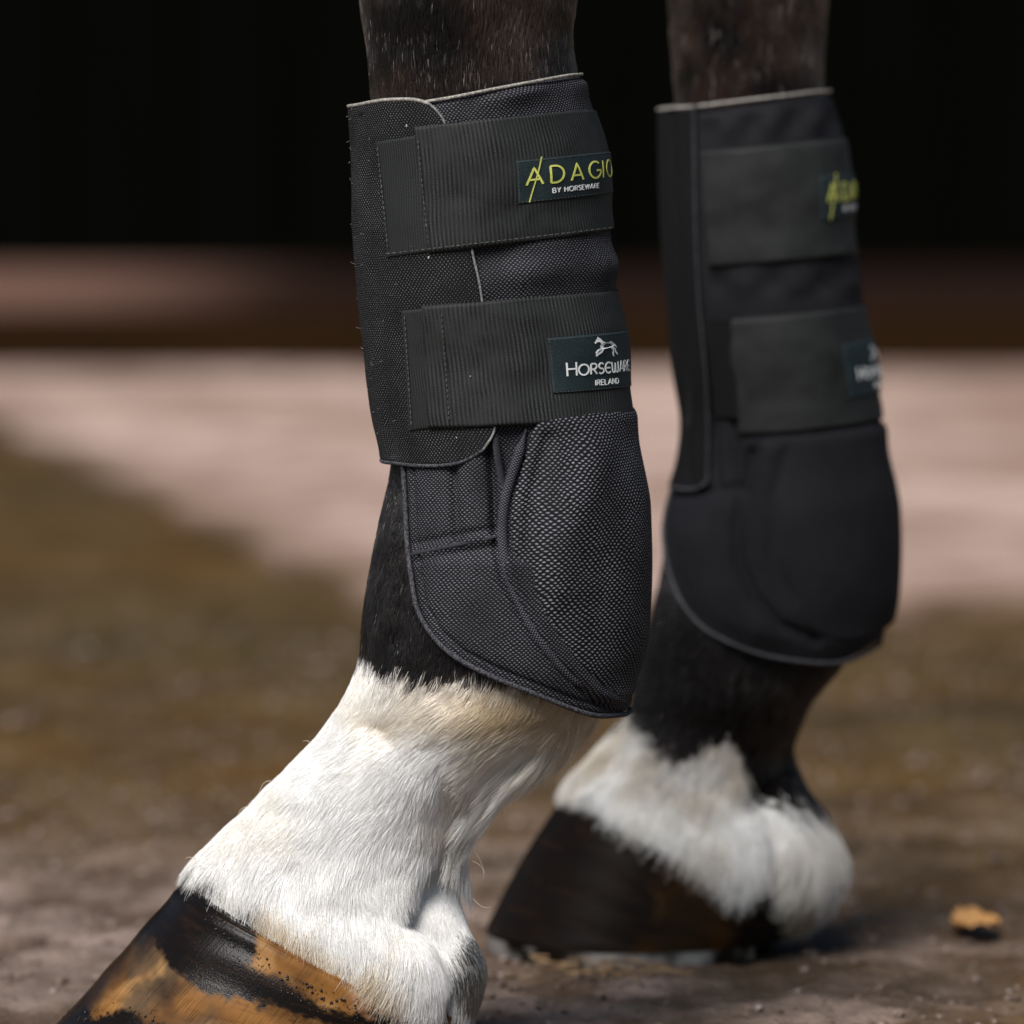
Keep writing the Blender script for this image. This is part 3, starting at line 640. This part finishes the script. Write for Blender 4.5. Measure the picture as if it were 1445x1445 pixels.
HORSE_BODY = [(-.62, .30), (-.50, .46), (-.56, .60), (-.72, .62), (-.93, .50), (-.98, .58), (-.84, .78), (-.74, .90), (-.72, 1.0), (-.64, .92), (-.50, .84), (-.36, .66), (-.14, .54), (.10, .54), (.30, .60), (.46, .56), (.62, .44), (.84, .30), (.98, .06), (.80, .18), (.62, .26), (.52, .20), (.50, .06), (.36, .02), (.26, .16), (.0, .12), (-.22, .10), (-.36, .04), (-.52, .10)]
HORSE_LEGS = [[(-.45, .12), (-.72, .02), (-.88, -.16), (-.80, -.34)], [(-.34, .10), (-.50, -.14), (-.74, -.26), (-.90, -.42)], [(.42, .10), (.58, -.10), (.48, -.34), (.56, -.52)], [(.50, .14), (.76, .0), (.80, -.22), (.98, -.40)]]

def make_boot(tag, loft, cfg, label):
    b = empty('tendon_boot', tuple(at(*cfg['base'], loft.Y)), label=label, category='tendon boot', group='tendon boots on the two legs')
    far = cfg['far']; q = 2 if far else 1
    A0, A1 = math.radians(-62), math.radians(296)
    def ext(line, a, side):
        """carry a boundary line on round the back to angle a at its own height"""
        e = line[-1] if side > 0 else line[0]; n_ = 14
        t = np.linspace(e[0], a, n_+1)[1:]; pts = np.stack([t, np.full(n_, e[1])], -1)
        return np.vstack([line, pts]) if side > 0 else np.vstack([pts[::-1], line])
    # shell
    top = ext(pxline(loft, cfg['shell_top']), A1, 1); bot_all = pxline(loft, cfg['bottom'], 90)
    kk = int(len(bot_all)*cfg['corner'])
    left = np.vstack([pxline(loft, cfg['shell_left'], 30), bot_all[:kk]]); bot = ext(bot_all[kk-1:], A1, 1)
    right = np.stack([np.full(20, A1), np.linspace(top[-1, 1], bot[-1, 1], 20)], -1)
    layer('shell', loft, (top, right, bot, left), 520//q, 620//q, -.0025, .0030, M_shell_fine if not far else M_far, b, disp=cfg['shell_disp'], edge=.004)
    # raised strike pad over the back of the fetlock
    sp = cfg['pad']; ptop = ext(pxline(loft, sp['top'], 20), math.radians(250), 1); pleft = pxline(loft, sp['left'], 60); pbot = ext(pxline(loft, sp['bottom'], 10), math.radians(250), 1)
    pr = np.stack([np.full(20, math.radians(250)), np.linspace(ptop[-1, 1], pbot[-1, 1], 20)], -1)
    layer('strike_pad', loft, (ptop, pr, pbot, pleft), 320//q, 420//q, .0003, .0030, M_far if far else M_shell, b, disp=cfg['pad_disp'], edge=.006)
    # front flap
    f = cfg['flap']; ft = ext(pxline(loft, f['top'], 30), A0, -1); fb = ext(pxline(loft, f['bottom'], 30), A0, -1); fr = pxline(loft, f['right'], 60)
    fl = np.stack([np.full(30, A0), np.linspace(ft[0, 1], fb[0, 1], 30)], -1)
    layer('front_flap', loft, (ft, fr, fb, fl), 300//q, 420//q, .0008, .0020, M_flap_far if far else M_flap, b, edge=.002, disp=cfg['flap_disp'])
    # piping along the edges
    def pipe(name, line, off, r, mat, n_=200):
        line = resample(line, n_); P = loft.pt(line[:, 0], line[:, 1], np.full(len(line), off)); V, Fc = tube(P, r, 8); mesh_obj(name, V, Fc, mat, b)
    pipe('binding', np.vstack([pxline(loft, cfg['shell_left'], 30), bot_all, ext(bot_all, A1, 1)[90:]]), .0006, .0011, M_bind, 400)
    pipe('lining_edge', top, .0006, .0007, M_lining)
    pipe('lining_edge', ft, .0024, .0008, M_lining)
    pipe('flap_piping', np.vstack([ft[-2:], fr[:]]), .0026, .00055, M_bind if far else M_pipe)
    pipe('flap_piping', fb, .0020, .0009, M_bind)
    for (pts_, o_, r_) in cfg.get('welts', []):
        ln = pxline(loft, pts_, 160); P = loft.pt(ln[:, 0], ln[:, 1], np.full(len(ln), o_)); rr_ = r_*np.clip(np.minimum(np.arange(160), 159-np.arange(160))/12, .25, 1)
        V, Fc = tube(P, rr_, 12); uvw = np.stack([np.tile(np.arange(12)*.0009, 160), np.repeat(np.arange(160)*.0009, 12)], -1)
        mesh_obj('seam_welt', V, Fc, M_far if far else M_welt, b, uv=uvw)
    # straps
    for S in cfg['straps']:
        c = [loft.solve([p])[0] for p in S['quad']]      # tl, tr, br, bl
        def line(a, e, amax):
            n_ = 30; L_ = np.stack([np.linspace(a[0], e[0], n_), np.linspace(a[1], e[1], n_)], -1)
            ee = np.linspace(e[0], amax, 26)[1:]; return np.vstack([L_, np.stack([ee, np.full(25, e[1])], -1)])
        amax = math.radians(285); tl = line(c[0], c[1], amax); bl = line(c[3], c[2], amax)
        off = lambda x, y, T: S.get('o0', .0026)*(1-sstep(S['drop'][0], S['drop'][1], np.where(np.sin(T) < 0, 1e4, x)))+.0006
        wr = lambda x, y, T, P: .0006*np.sin((y-x*.1)/19.0)*fbm(P, 30, 6, 2)+.0026*(fbm(P, 32, 64, 2)-.5)+.0006*(noise(P, 140, 65)-.5)
        lft = np.stack([np.linspace(c[0][0], c[3][0], 20), np.linspace(c[0][1], c[3][1], 20)], -1); rgt = np.stack([np.full(20, amax), np.linspace(tl[-1, 1], bl[-1, 1], 20)], -1)
        s_o = layer('strap', loft, (tl, rgt, bl, lft), 300//q, 90//q, off, .0013, M_strap, b, disp=wr, edge=.0014)
        if 'tab' in S:
            ct_ = loft.solve(S['tab'])
            e4 = lambda p, r: np.stack([np.linspace(p[0], r[0], 20), np.linspace(p[1], r[1], 20)], -1)
            layer('strap_tab_or_gap', loft, (e4(ct_[0], ct_[1]), e4(ct_[1], ct_[2]), e4(ct_[3], ct_[2]), e4(ct_[0], ct_[3])), 60, 90, S.get('tab_o', .0024), .0011, M_flap_far if far else M_tab, b, edge=.0012)  # on the far boot a dark piece fills the black gap beside the strap
        # strap coordinates: a = metres along from a starting angle, bb = metres above the strap's centre line
        def smap(a0, hgt):
            def f_(ab, lvl):
                th = a0+ab[:, 0]/S['rad']
                vt = np.interp(th, tl[:, 0], tl[:, 1]); vb = np.interp(th, bl[:, 0], bl[:, 1]); wd = S['width']
                w_ = .5-ab[:, 1]/wd-S.get('shift', 0); v = vt*(1-w_)+vb*w_
                P0, Nn, _, _ = loft.frame(th, v); x, y = proj(P0); o_ = off(x, y, th)+.0013+wr(x, y, th, P0)
                return P0+Nn*(o_+hgt+.00018*lvl)[:, None]
            return f_
        a0 = S['patch_a']; fm = smap(a0, .0)
        nu, nv = 70, 30; pw, ph = S['patch_w'], S['patch_h']
        U, Vv = np.meshgrid(np.linspace(0, pw, nu), np.linspace(ph/2, -ph/2, nv)); ab = np.stack([U.ravel(), Vv.ravel()], -1)
        e = np.minimum(np.minimum(U, pw-U), np.minimum(ph/2-Vv, Vv+ph/2)).ravel(); lv = 1.2+1.4*np.clip(e/.0006, 0, 1)
        V = fm(ab, lv); ring = np.r_[np.arange(nu), np.arange(1, nv)*nu+nu-1, (nv-1)*nu+np.arange(nu-2, -1, -1), np.arange(nv-2, 0, -1)*nu]
        low = fm(ab[ring], -1); m = len(ring); k = np.arange(m)
        mesh_obj('logo_patch', np.vstack([V, low]), np.vstack([grid_faces(nu, nv), np.stack([ring, k+len(V), (k+1) % m+len(V), ring[(k+1) % m]], -1)]), M_patch, s_o)
        fl_ = smap(a0, .0005)
        # stitching along the patch's border
        Jt = Join()
        def stitch_ab(p, r, f__, J_, step=.0016, rr=.00016):
            p, r = np.array(p, float), np.array(r, float); L = np.linalg.norm(r-p); m_ = max(2, int(L/step))
            for k_ in range(m_):
                t0, t1 = (k_+.15)/m_, (k_+.75)/m_; pts_ = np.array([p*(1-t)+r*t for t in (t0, (t0+t1)/2, t1)]); V_, F_ = tube(f__(pts_, 0), rr, 5); J_.add(V_, F_)
        cc = [(.0007, ph/2-.0007), (pw-.0007, ph/2-.0007), (pw-.0007, -ph/2+.0007), (.0007, -ph/2+.0007)]
        for k_ in range(4): stitch_ab(cc[k_], cc[(k_+1) % 4], fl_, Jt)
        if S['kind'] == 'a':
            fs = smap(a0, .00062)
            V, Fc = ribbons(text_strokes('ADAGIO', .0080, .0034, .0034, -.0018), .00085, fs); mesh_obj('lettering', V, Fc, M_yellow, s_o, smooth=False)
            V, Fc = ribbons([[(.0043, -ph/2+.0004), (.0102, ph/2+.0008)]], .00045, fs); mesh_obj('slash_mark', V, Fc, M_yellow, s_o, smooth=False)
            V, Fc = ribbons(text_strokes('BY HORSEWARE', .0022, .0007, .0265, -.0066, True), .00042, fs); mesh_obj('small_lettering', V, Fc, M_white, s_o, smooth=False)
        else:
            fs = smap(a0, .00062); cxp = S['centre']
            V, Fc = ribbons(text_strokes('HORSewARe', .0047, .00105, cxp, -.0042, True, True), .0007, fs); mesh_obj('lettering', V, Fc, M_white, s_o, smooth=False)
            V, Fc = ribbons(text_strokes('IRELAND', .0025, .0007, cxp, -.0096, True), .00042, fs); mesh_obj('small_lettering', V, Fc, M_white, s_o, smooth=False)
            k_ = .0075; hb = np.array(HORSE_BODY)*[k_, k_*.72]+[cxp, .0058]; V0 = fs(hb, 0); V1 = fs(hb, 1); m = len(hb)
            from mathutils.geometry import tessellate_polygon
            tr = tessellate_polygon([[Vector((a, c_, 0)) for a, c_ in hb]])
            J_ = Join(); J_.add(V1, np.array([(a, c_, d_, d_) for a, c_, d_ in tr])[:, [0, 1, 2]]) if False else None
            faces = [tuple(t + m if False else t for t in tri) for tri in tr]
            VV = list(map(tuple, V1)); FF = [tuple(t) for t in tr]
            V2, F2 = ribbons([[(a*k_+cxp, c_*k_*.72+.0058) for a, c_ in l] for l in HORSE_LEGS], .0007, fs)
            base_n = len(VV); VV += list(map(tuple, V2)); FF += [tuple(int(i)+base_n for i in f_) for f_ in F2]
            mesh_obj('horse_emblem', VV, FF, M_white, s_o, smooth=False)
        if not far:
            V, Fc = Jt.get(); mesh_obj('patch_stitching', V, Fc, M_thread, s_o, kind='stuff')
            J_ = Join()
            for (p, r, o_) in S['stitches']:
                L = math.dist(p, r); m_ = int(L/7.5)
                for k_ in range(m_):
                    t0, t1 = (k_+.12)/m_, (k_+.72)/m_; pp = loft.solve([(p[0]+(r[0]-p[0])*t, p[1]+(r[1]-p[1])*t) for t in (t0, (t0+t1)/2, t1)])
                    V_, F_ = tube(loft.pt(pp[:, 0], pp[:, 1], np.full(3, o_)), .00026, 5); J_.add(V_, F_)
            V, Fc = J_.get(); mesh_obj('stitching', V, Fc, M_thread2, b, kind='stuff')
    return b
M_pipe = cloth_material('flap_piping', (.10, .10, .10), (.26, .26, .25), 900)
M_thread2 = cloth_material('strap_thread', (.035, .038, .037), (.13, .135, .13), 900)

M_welt = dots_material('seam_welt', .0015, .0014, (.010, .010, .013), (.20, .20, .24), .30, .24, fade=.6)
# ---- near boot
boot_near = [(494, 90, 806, 45, .043), (500, 150, 819, 104, .0425), (504, 240, 848, 200, .0425), (507, 330, 857, 295, .043), (515, 430, 866, 395, .043), (524, 520, 882, 490, .0435), (534, 590, 887, 565, .045),
 (545, 650, 892, 630, .0465), (536, 720, 896, 705, .048), (521, 800, 898, 790, .050), (509, 880, 895, 880, .051), (503, 950, 888, 955, .051), (512, 1010, 886, 1010, .050), (530, 1060, 868, 1060, .048)]
BN = Loft(boot_near, YN)
pad_left_n = [(757, 588), (748, 620), (736, 660), (724, 705), (721, 740), (724, 775), (736, 812), (752, 850), (775, 890), (805, 930), (835, 962), (868, 985)]
band_n = [(697, 600), (702, 640), (708, 690), (709, 730), (712, 770), (722, 815), (740, 852), (765, 893), (800, 938), (840, 978), (880, 997)]
def shell_disp_n(x, y, T, P):
    fr = sstep(-.05, .25, np.sin(T))
    h = 0*x
    # quilted front panel, seam below it, channel inside it
    d = dist_poly(x, y, [(578, 782), (640, 769), (704, 757)])[0]; h += .0010*g(d, 7)-.0008*g(d-13, 5)
    d, s, _ = dist_poly(x, y, [(637, 600), (640, 666), (646, 768)]); h += np.where(y < 772, -.0022*g(d, 6), 0)
    d = dist_poly(x, y, [(691, 600), (694, 660), (698, 752)])[0]; h += np.where(y < 760, -.0026*g(d, 5), 0)
    h += .0012*g(x-605, 26)*sstep(780, 740, y)*sstep(640, 680, y)+.0018*g(x-668, 18)*sstep(770, 740, y)*sstep(600, 640, y)
    # raised welt next to the strike pad, groove on its front side
    d, s, _ = dist_poly(x, y, band_n); h += .0014*g(d, 7)-.0018*g(d-13, 5)*(s > 0)
    # hollow of the V between the two seams
    h += np.where((y < 690) & (y > 560), -.0022*g(x-(723-(y-600)*.08), 14+(690-y)*.1)*sstep(690, 660, y), 0)
    # soft padding of the lower panel, stitched line just inside the binding
    d = dist_poly(x, y, near_bottom)[0]; h += .0022*sstep(0, 34, d)*sstep(775, 800, y)-.0010*g(d-14, 3)
    h += .0007*(fbm(P, 50, 14, 2)-.5)
    # wrinkles in the top edge and between the straps
    h += .0012*np.sin(x/17.0+y*.02)*(g(y-(200-x*.1), 22)+.7*g(y-380, 25))*(x > 640)
    h += (.0030*g(y-(383-(x-770)*.12), 26)+.0016*g(y-(134-(x-720)*.16), 16))*sstep(655, 700, x)
    return h*fr
def pad_disp_n(x, y, T, P):
    d = dist_poly(x, y, pad_left_n)[0]; fr = np.ones_like(x)
    h = .0035*sstep(0, 90, d)*sstep(600, 720, y)*sstep(1000, 930, y)
    # long soft ridge catching the light, and the hollow beside it
    r = dist_poly(x, y, [(838, 600), (828, 650), (806, 710), (782, 770), (772, 830)])[0]; h += .0024*g(r, 26)*sstep(590, 640, y)
    r = dist_poly(x, y, [(770, 620), (748, 700), (742, 780), (762, 840)])[0]; h += -.0018*g(r, 13)
    r = dist_poly(x, y, [(880, 620), (862, 720), (840, 830), (835, 900)])[0]; h += -.0008*g(r, 24)
    h += .0007*(fbm(P, 45, 25, 2)-.5)
    return h*np.where(np.sin(T) < 0, .5, 1)
def flap_disp_n(x, y, T, P):
    h = .0010*(fbm(P, 40, 35, 3)-.5)
    d = dist_poly(x, y, [(518, 165), (524, 250), (530, 340), (540, 440), (552, 560), (562, 640)])[0]; h += -.0010*g(d, 5)
    return h
cfgN = dict(far=False, base=(700, 1010), corner=.55,
 shell_top=[(585, 146), (640, 137), (700, 125), (760, 114), (800, 107), (814, 106)], shell_left=[(562, 150), (560, 300), (562, 450), (566, 600), (570, 655)], bottom=near_bottom,
 shell_disp=shell_disp_n, pad_disp=pad_disp_n, flap_disp=flap_disp_n,
 pad=dict(top=[(757, 588), (820, 584), (880, 576)], left=pad_left_n, bottom=[(868, 985), (876, 986), (882, 984)]),
 flap=dict(top=[(510, 148), (545, 141), (585, 140), (608, 146)], right=[(608, 146), (622, 160), (631, 180), (645, 250), (668, 358), (680, 418), (694, 540), (699, 590), (697, 612), (684, 634)], bottom=[(552, 652), (600, 657), (640, 655), (664, 647), (684, 634)]),
 welts=[([(578, 783), (640, 770), (702, 757)], .0006, .0011), ([(742, 606), (732, 640), (721, 675), (713, 705), (709, 745), (712, 785), (721, 822), (737, 860), (763, 905), (797, 948), (838, 980)], .0010, .0022), ([(699, 612), (702, 640), (708, 675), (716, 705)], .0004, .0016)],
 straps=[dict(kind='a', quad=[(588, 178), (838, 154), (856, 326), (608, 357)], tab=[(537, 199), (592, 190), (610, 356), (553, 364)], drop=(670, 760), rad=.0475, width=.058, shift=-.02,
              patch_a=math.radians(106.2), patch_w=.067, patch_h=.0205, stitches=[((543, 206), (557, 350), .0044), ((597, 196), (611, 345), .0058), ((556, 357), (850, 322), .0052)]),
         dict(kind='b', quad=[(600, 430), (866, 409), (886, 588), (610, 604)], tab=[(572, 437), (630, 431), (642, 601), (584, 608)], drop=(700, 790), rad=.0485, width=.055, shift=0.0,
              patch_a=math.radians(113.0), patch_w=.058, patch_h=.0245, centre=.0265, stitches=[((579, 444), (590, 600), .0044), ((629, 440), (641, 594), .0058)])])
# ---- far boot
boot_far = [(930, 95, 1160, 75, .041), (936, 155, 1170, 128, .0415), (937, 230, 1190, 200, .042), (940, 320, 1202, 300, .0425), (948, 430, 1214, 410, .043), (956, 520, 1228, 500, .044), (967, 590, 1240, 575, .045),
 (962, 650, 1244, 640, .046), (943, 715, 1250, 710, .048), (934, 780, 1252, 780, .050), (932, 845, 1248, 850, .051), (935, 900, 1240, 905, .051), (950, 950, 1220, 950, .049), (960, 1000, 1190, 1000, .047)]
BF = Loft(boot_far, YF)
pad_left_f = [(1075, 620), (1062, 680), (1055, 740), (1060, 790), (1078, 835), (1110, 870), (1150, 895), (1195, 905)]
def shell_disp_f(x, y, T, P):
    fr = sstep(-.05, .25, np.sin(T)); h = 0*x
    d = dist_poly(x, y, [(945, 700), (1000, 694), (1045, 688)])[0]; h += -.002*g(d, 6)
    for xx in (972, 998, 1026):
        h += -.0020*g(x-xx-(y-400)*.05, 5)*sstep(700, 680, y)*sstep(400, 560, y)
    d = dist_poly(x, y, far_bottom)[0]; h += .0022*sstep(0, 34, d)*sstep(690, 720, y)
    h += .0035*g(dist_poly(x, y, [(985, 760), (1015, 830), (1070, 880)])[0], 34)-.0030*g(dist_poly(x, y, [(1060, 640), (1048, 700), (1040, 745), (1046, 795), (1066, 842), (1100, 880), (1150, 903)])[0], 8)
    h += .0018*np.sin(x/9.5)*g(y-(180-(x-1050)*.1), 18)+.0018*np.sin(x/12+2)*g(y-400, 16)
    return h*fr
def pad_disp_f(x, y, T, P):
    d = dist_poly(x, y, pad_left_f)[0]; return .0035*sstep(0, 90, d)*sstep(620, 720, y)*sstep(920, 860, y)-.0016*g(dist_poly(x, y, [(1110, 630), (1092, 700), (1090, 790), (1115, 845)])[0], 9)
cfgF = dict(far=True, base=(1100, 920), corner=.45,
 shell_top=[(985, 150), (1040, 143), (1100, 136), (1150, 130), (1163, 130)], shell_left=[(970, 160), (968, 300), (972, 450), (975, 590), (958, 660), (946, 690)], bottom=far_bottom,
 shell_disp=shell_disp_f, pad_disp=pad_disp_f, flap_disp=lambda x, y, T, P: -.0014*g(x-966-(y-400)*.05, 5),
 pad=dict(top=[(1075, 620), (1150, 612), (1225, 600)], left=pad_left_f, bottom=[(1195, 905), (1215, 900), (1235, 890)]),
 flap=dict(top=[(942, 154), (958, 152), (975, 151), (984, 150)], right=[(984, 150), (985, 240), (987, 330), (992, 430), (1002, 540), (1005, 620), (1003, 680)], bottom=[(958, 690), (975, 692), (990, 690), (1003, 680)]),
 straps=[dict(kind='a', quad=[(990, 214), (1185, 196), (1205, 360), (1003, 379)], drop=(985, 1010), o0=.002, rad=.042, width=.055, shift=-.02, patch_a=math.radians(127), patch_w=.060, patch_h=.0205),
         dict(kind='b', quad=[(1026, 450), (1212, 432), (1232, 595), (1042, 615)], tab=[(1001, 446), (1034, 446), (1048, 592), (1010, 590)], tab_o=.0008, drop=(985, 1010), o0=.002, rad=.043, width=.055, shift=0.0, patch_a=math.radians(131), patch_w=.054, patch_h=.026, centre=.027)])
bN = make_boot('near', BN, cfgN, 'black mesh tendon boot on the near leg, ADAGIO lettering clearly readable on its upper strap')
bF = make_boot('far', BF, cfgF, 'black tendon boot on the far leg, its lettering mostly turned out of sight')
# lint and fuzz clinging to the near boot's front flap
pts = []; K = 4; cnt = 90
for _ in range(cnt):
    th = math.radians(rng.uniform(-25, 25)) if rng.random() < .7 else math.radians(rng.uniform(20, 80)); v = rng.uniform(.075, .50)
    P0, Nn, Tt, Tv = (q_[0] for q_ in BN.frame(np.array([th]), np.array([v]))); p = P0+Nn*.0029; dd = Nn*rng.uniform(.1, .9)+Tt*rng.normal()*.7+Tv*rng.normal()*.7; dd /= np.linalg.norm(dd)
    L = rng.uniform(.0004, .0013); bend = rng.normal(0, 1, 3)*.4
    for k in range(K): pts.append(p+dd*L*k/(K-1)+bend*L*(k/(K-1))**2)
cu = bpy.data.hair_curves.new('fuzz'); cu.add_curves([K]*cnt); cu.position_data.foreach_set('vector', np.array(pts, np.float32).ravel())
ra = cu.attributes.get('radius') or cu.attributes.new('radius', 'FLOAT', 'POINT'); ra.data.foreach_set('value', np.full(cnt*K, .00004, np.float32))
cu.materials.append(M_lint); o = bpy.data.objects.new('fuzz', cu); link(o, bN); o['kind'] = 'stuff'
J = Join()
for (x, y) in [(609, 363), (648, 617), (667, 531), (579, 177)]:
    tv = BN.solve([(x, y)])[0]; p = BN.pt(tv[0:1], tv[1:2], [.0052 if y not in (363, 617, 177, 222, 380) else .0032])[0]; J.add(iv*[.0006, .0004, .0009]*rng.uniform(.35, .9)+p, ifc)
V, Fc = J.get(); mesh_obj('lint', V, Fc, M_lint, bN, kind='stuff')

# ------------------------------------------------------------------ small things on the ground
def on_ground(px, py):
    rx, ry, rz = ray(px, py); t = CAM_H/(-rz); return np.array([rx*t, ry*t, 0.0])
n = N('orange_leaf'); f = n.noise(90, 3, n.geo()); n.set(Base_Color=n.mix(f, (.60, .28, .08), (.74, .42, .16)), Roughness=.6); M_leaf = n.m
n = N('straw'); f = n.noise(90, 3, n.geo()); n.set(Base_Color=n.mix(f, (.16, .10, .05), (.34, .21, .10)), Roughness=.6); M_straw = n.m
def leaf(px, py, L, wd, rot, label, name='fallen_leaf', cat='leaf'):
    c = on_ground(px, py); V = []; nu, nv = 9, 19
    for j in range(nv):
        t = j/(nv-1); w = wd*math.sin(math.pi*t**.8)**.8*(1+.12*math.sin(t*37))
        for i in range(nu):
            s_ = i/(nu-1)*2-1; xx = (t-.5)*L; yy = s_*w/2; z = -.002+.003*abs(s_)**1.5+.003*math.sin(t*3)+.0008*math.sin(t*20+i)
            V.append((c[0]+xx*math.cos(rot)-yy*math.sin(rot), c[1]+xx*math.sin(rot)+yy*math.cos(rot), z))
    o = mesh_obj(name, V, grid_faces(nu, nv), M_leaf if cat == 'leaf' else M_straw); o.data.materials[0] = o.data.materials[0]
    md = o.modifiers.new('thickness', 'SOLIDIFY'); md.thickness = .0004
    o['label'] = label; o['category'] = cat; return o
leaf(1378, 1303, .024, .052, .1, 'small orange fallen leaf on the dirt right of the far hoof')
J = Join()
for _ in range(60):
    px, py = rng.normal(850, 55), rng.normal(1374, 9); c = on_ground(px, py)+[0, 0, .003]; a = rng.uniform(0, 3.14); L = rng.uniform(.004, .012); dv = np.array([math.cos(a), math.sin(a), rng.uniform(-.1, .2)])*L/2
    V_, F_ = tube(np.array([c-dv, c, c+dv]), .0006, 5); J.add(V_, F_)
V, Fc = J.get(); mesh_obj('straw_litter', V, Fc, M_straw, kind='stuff')
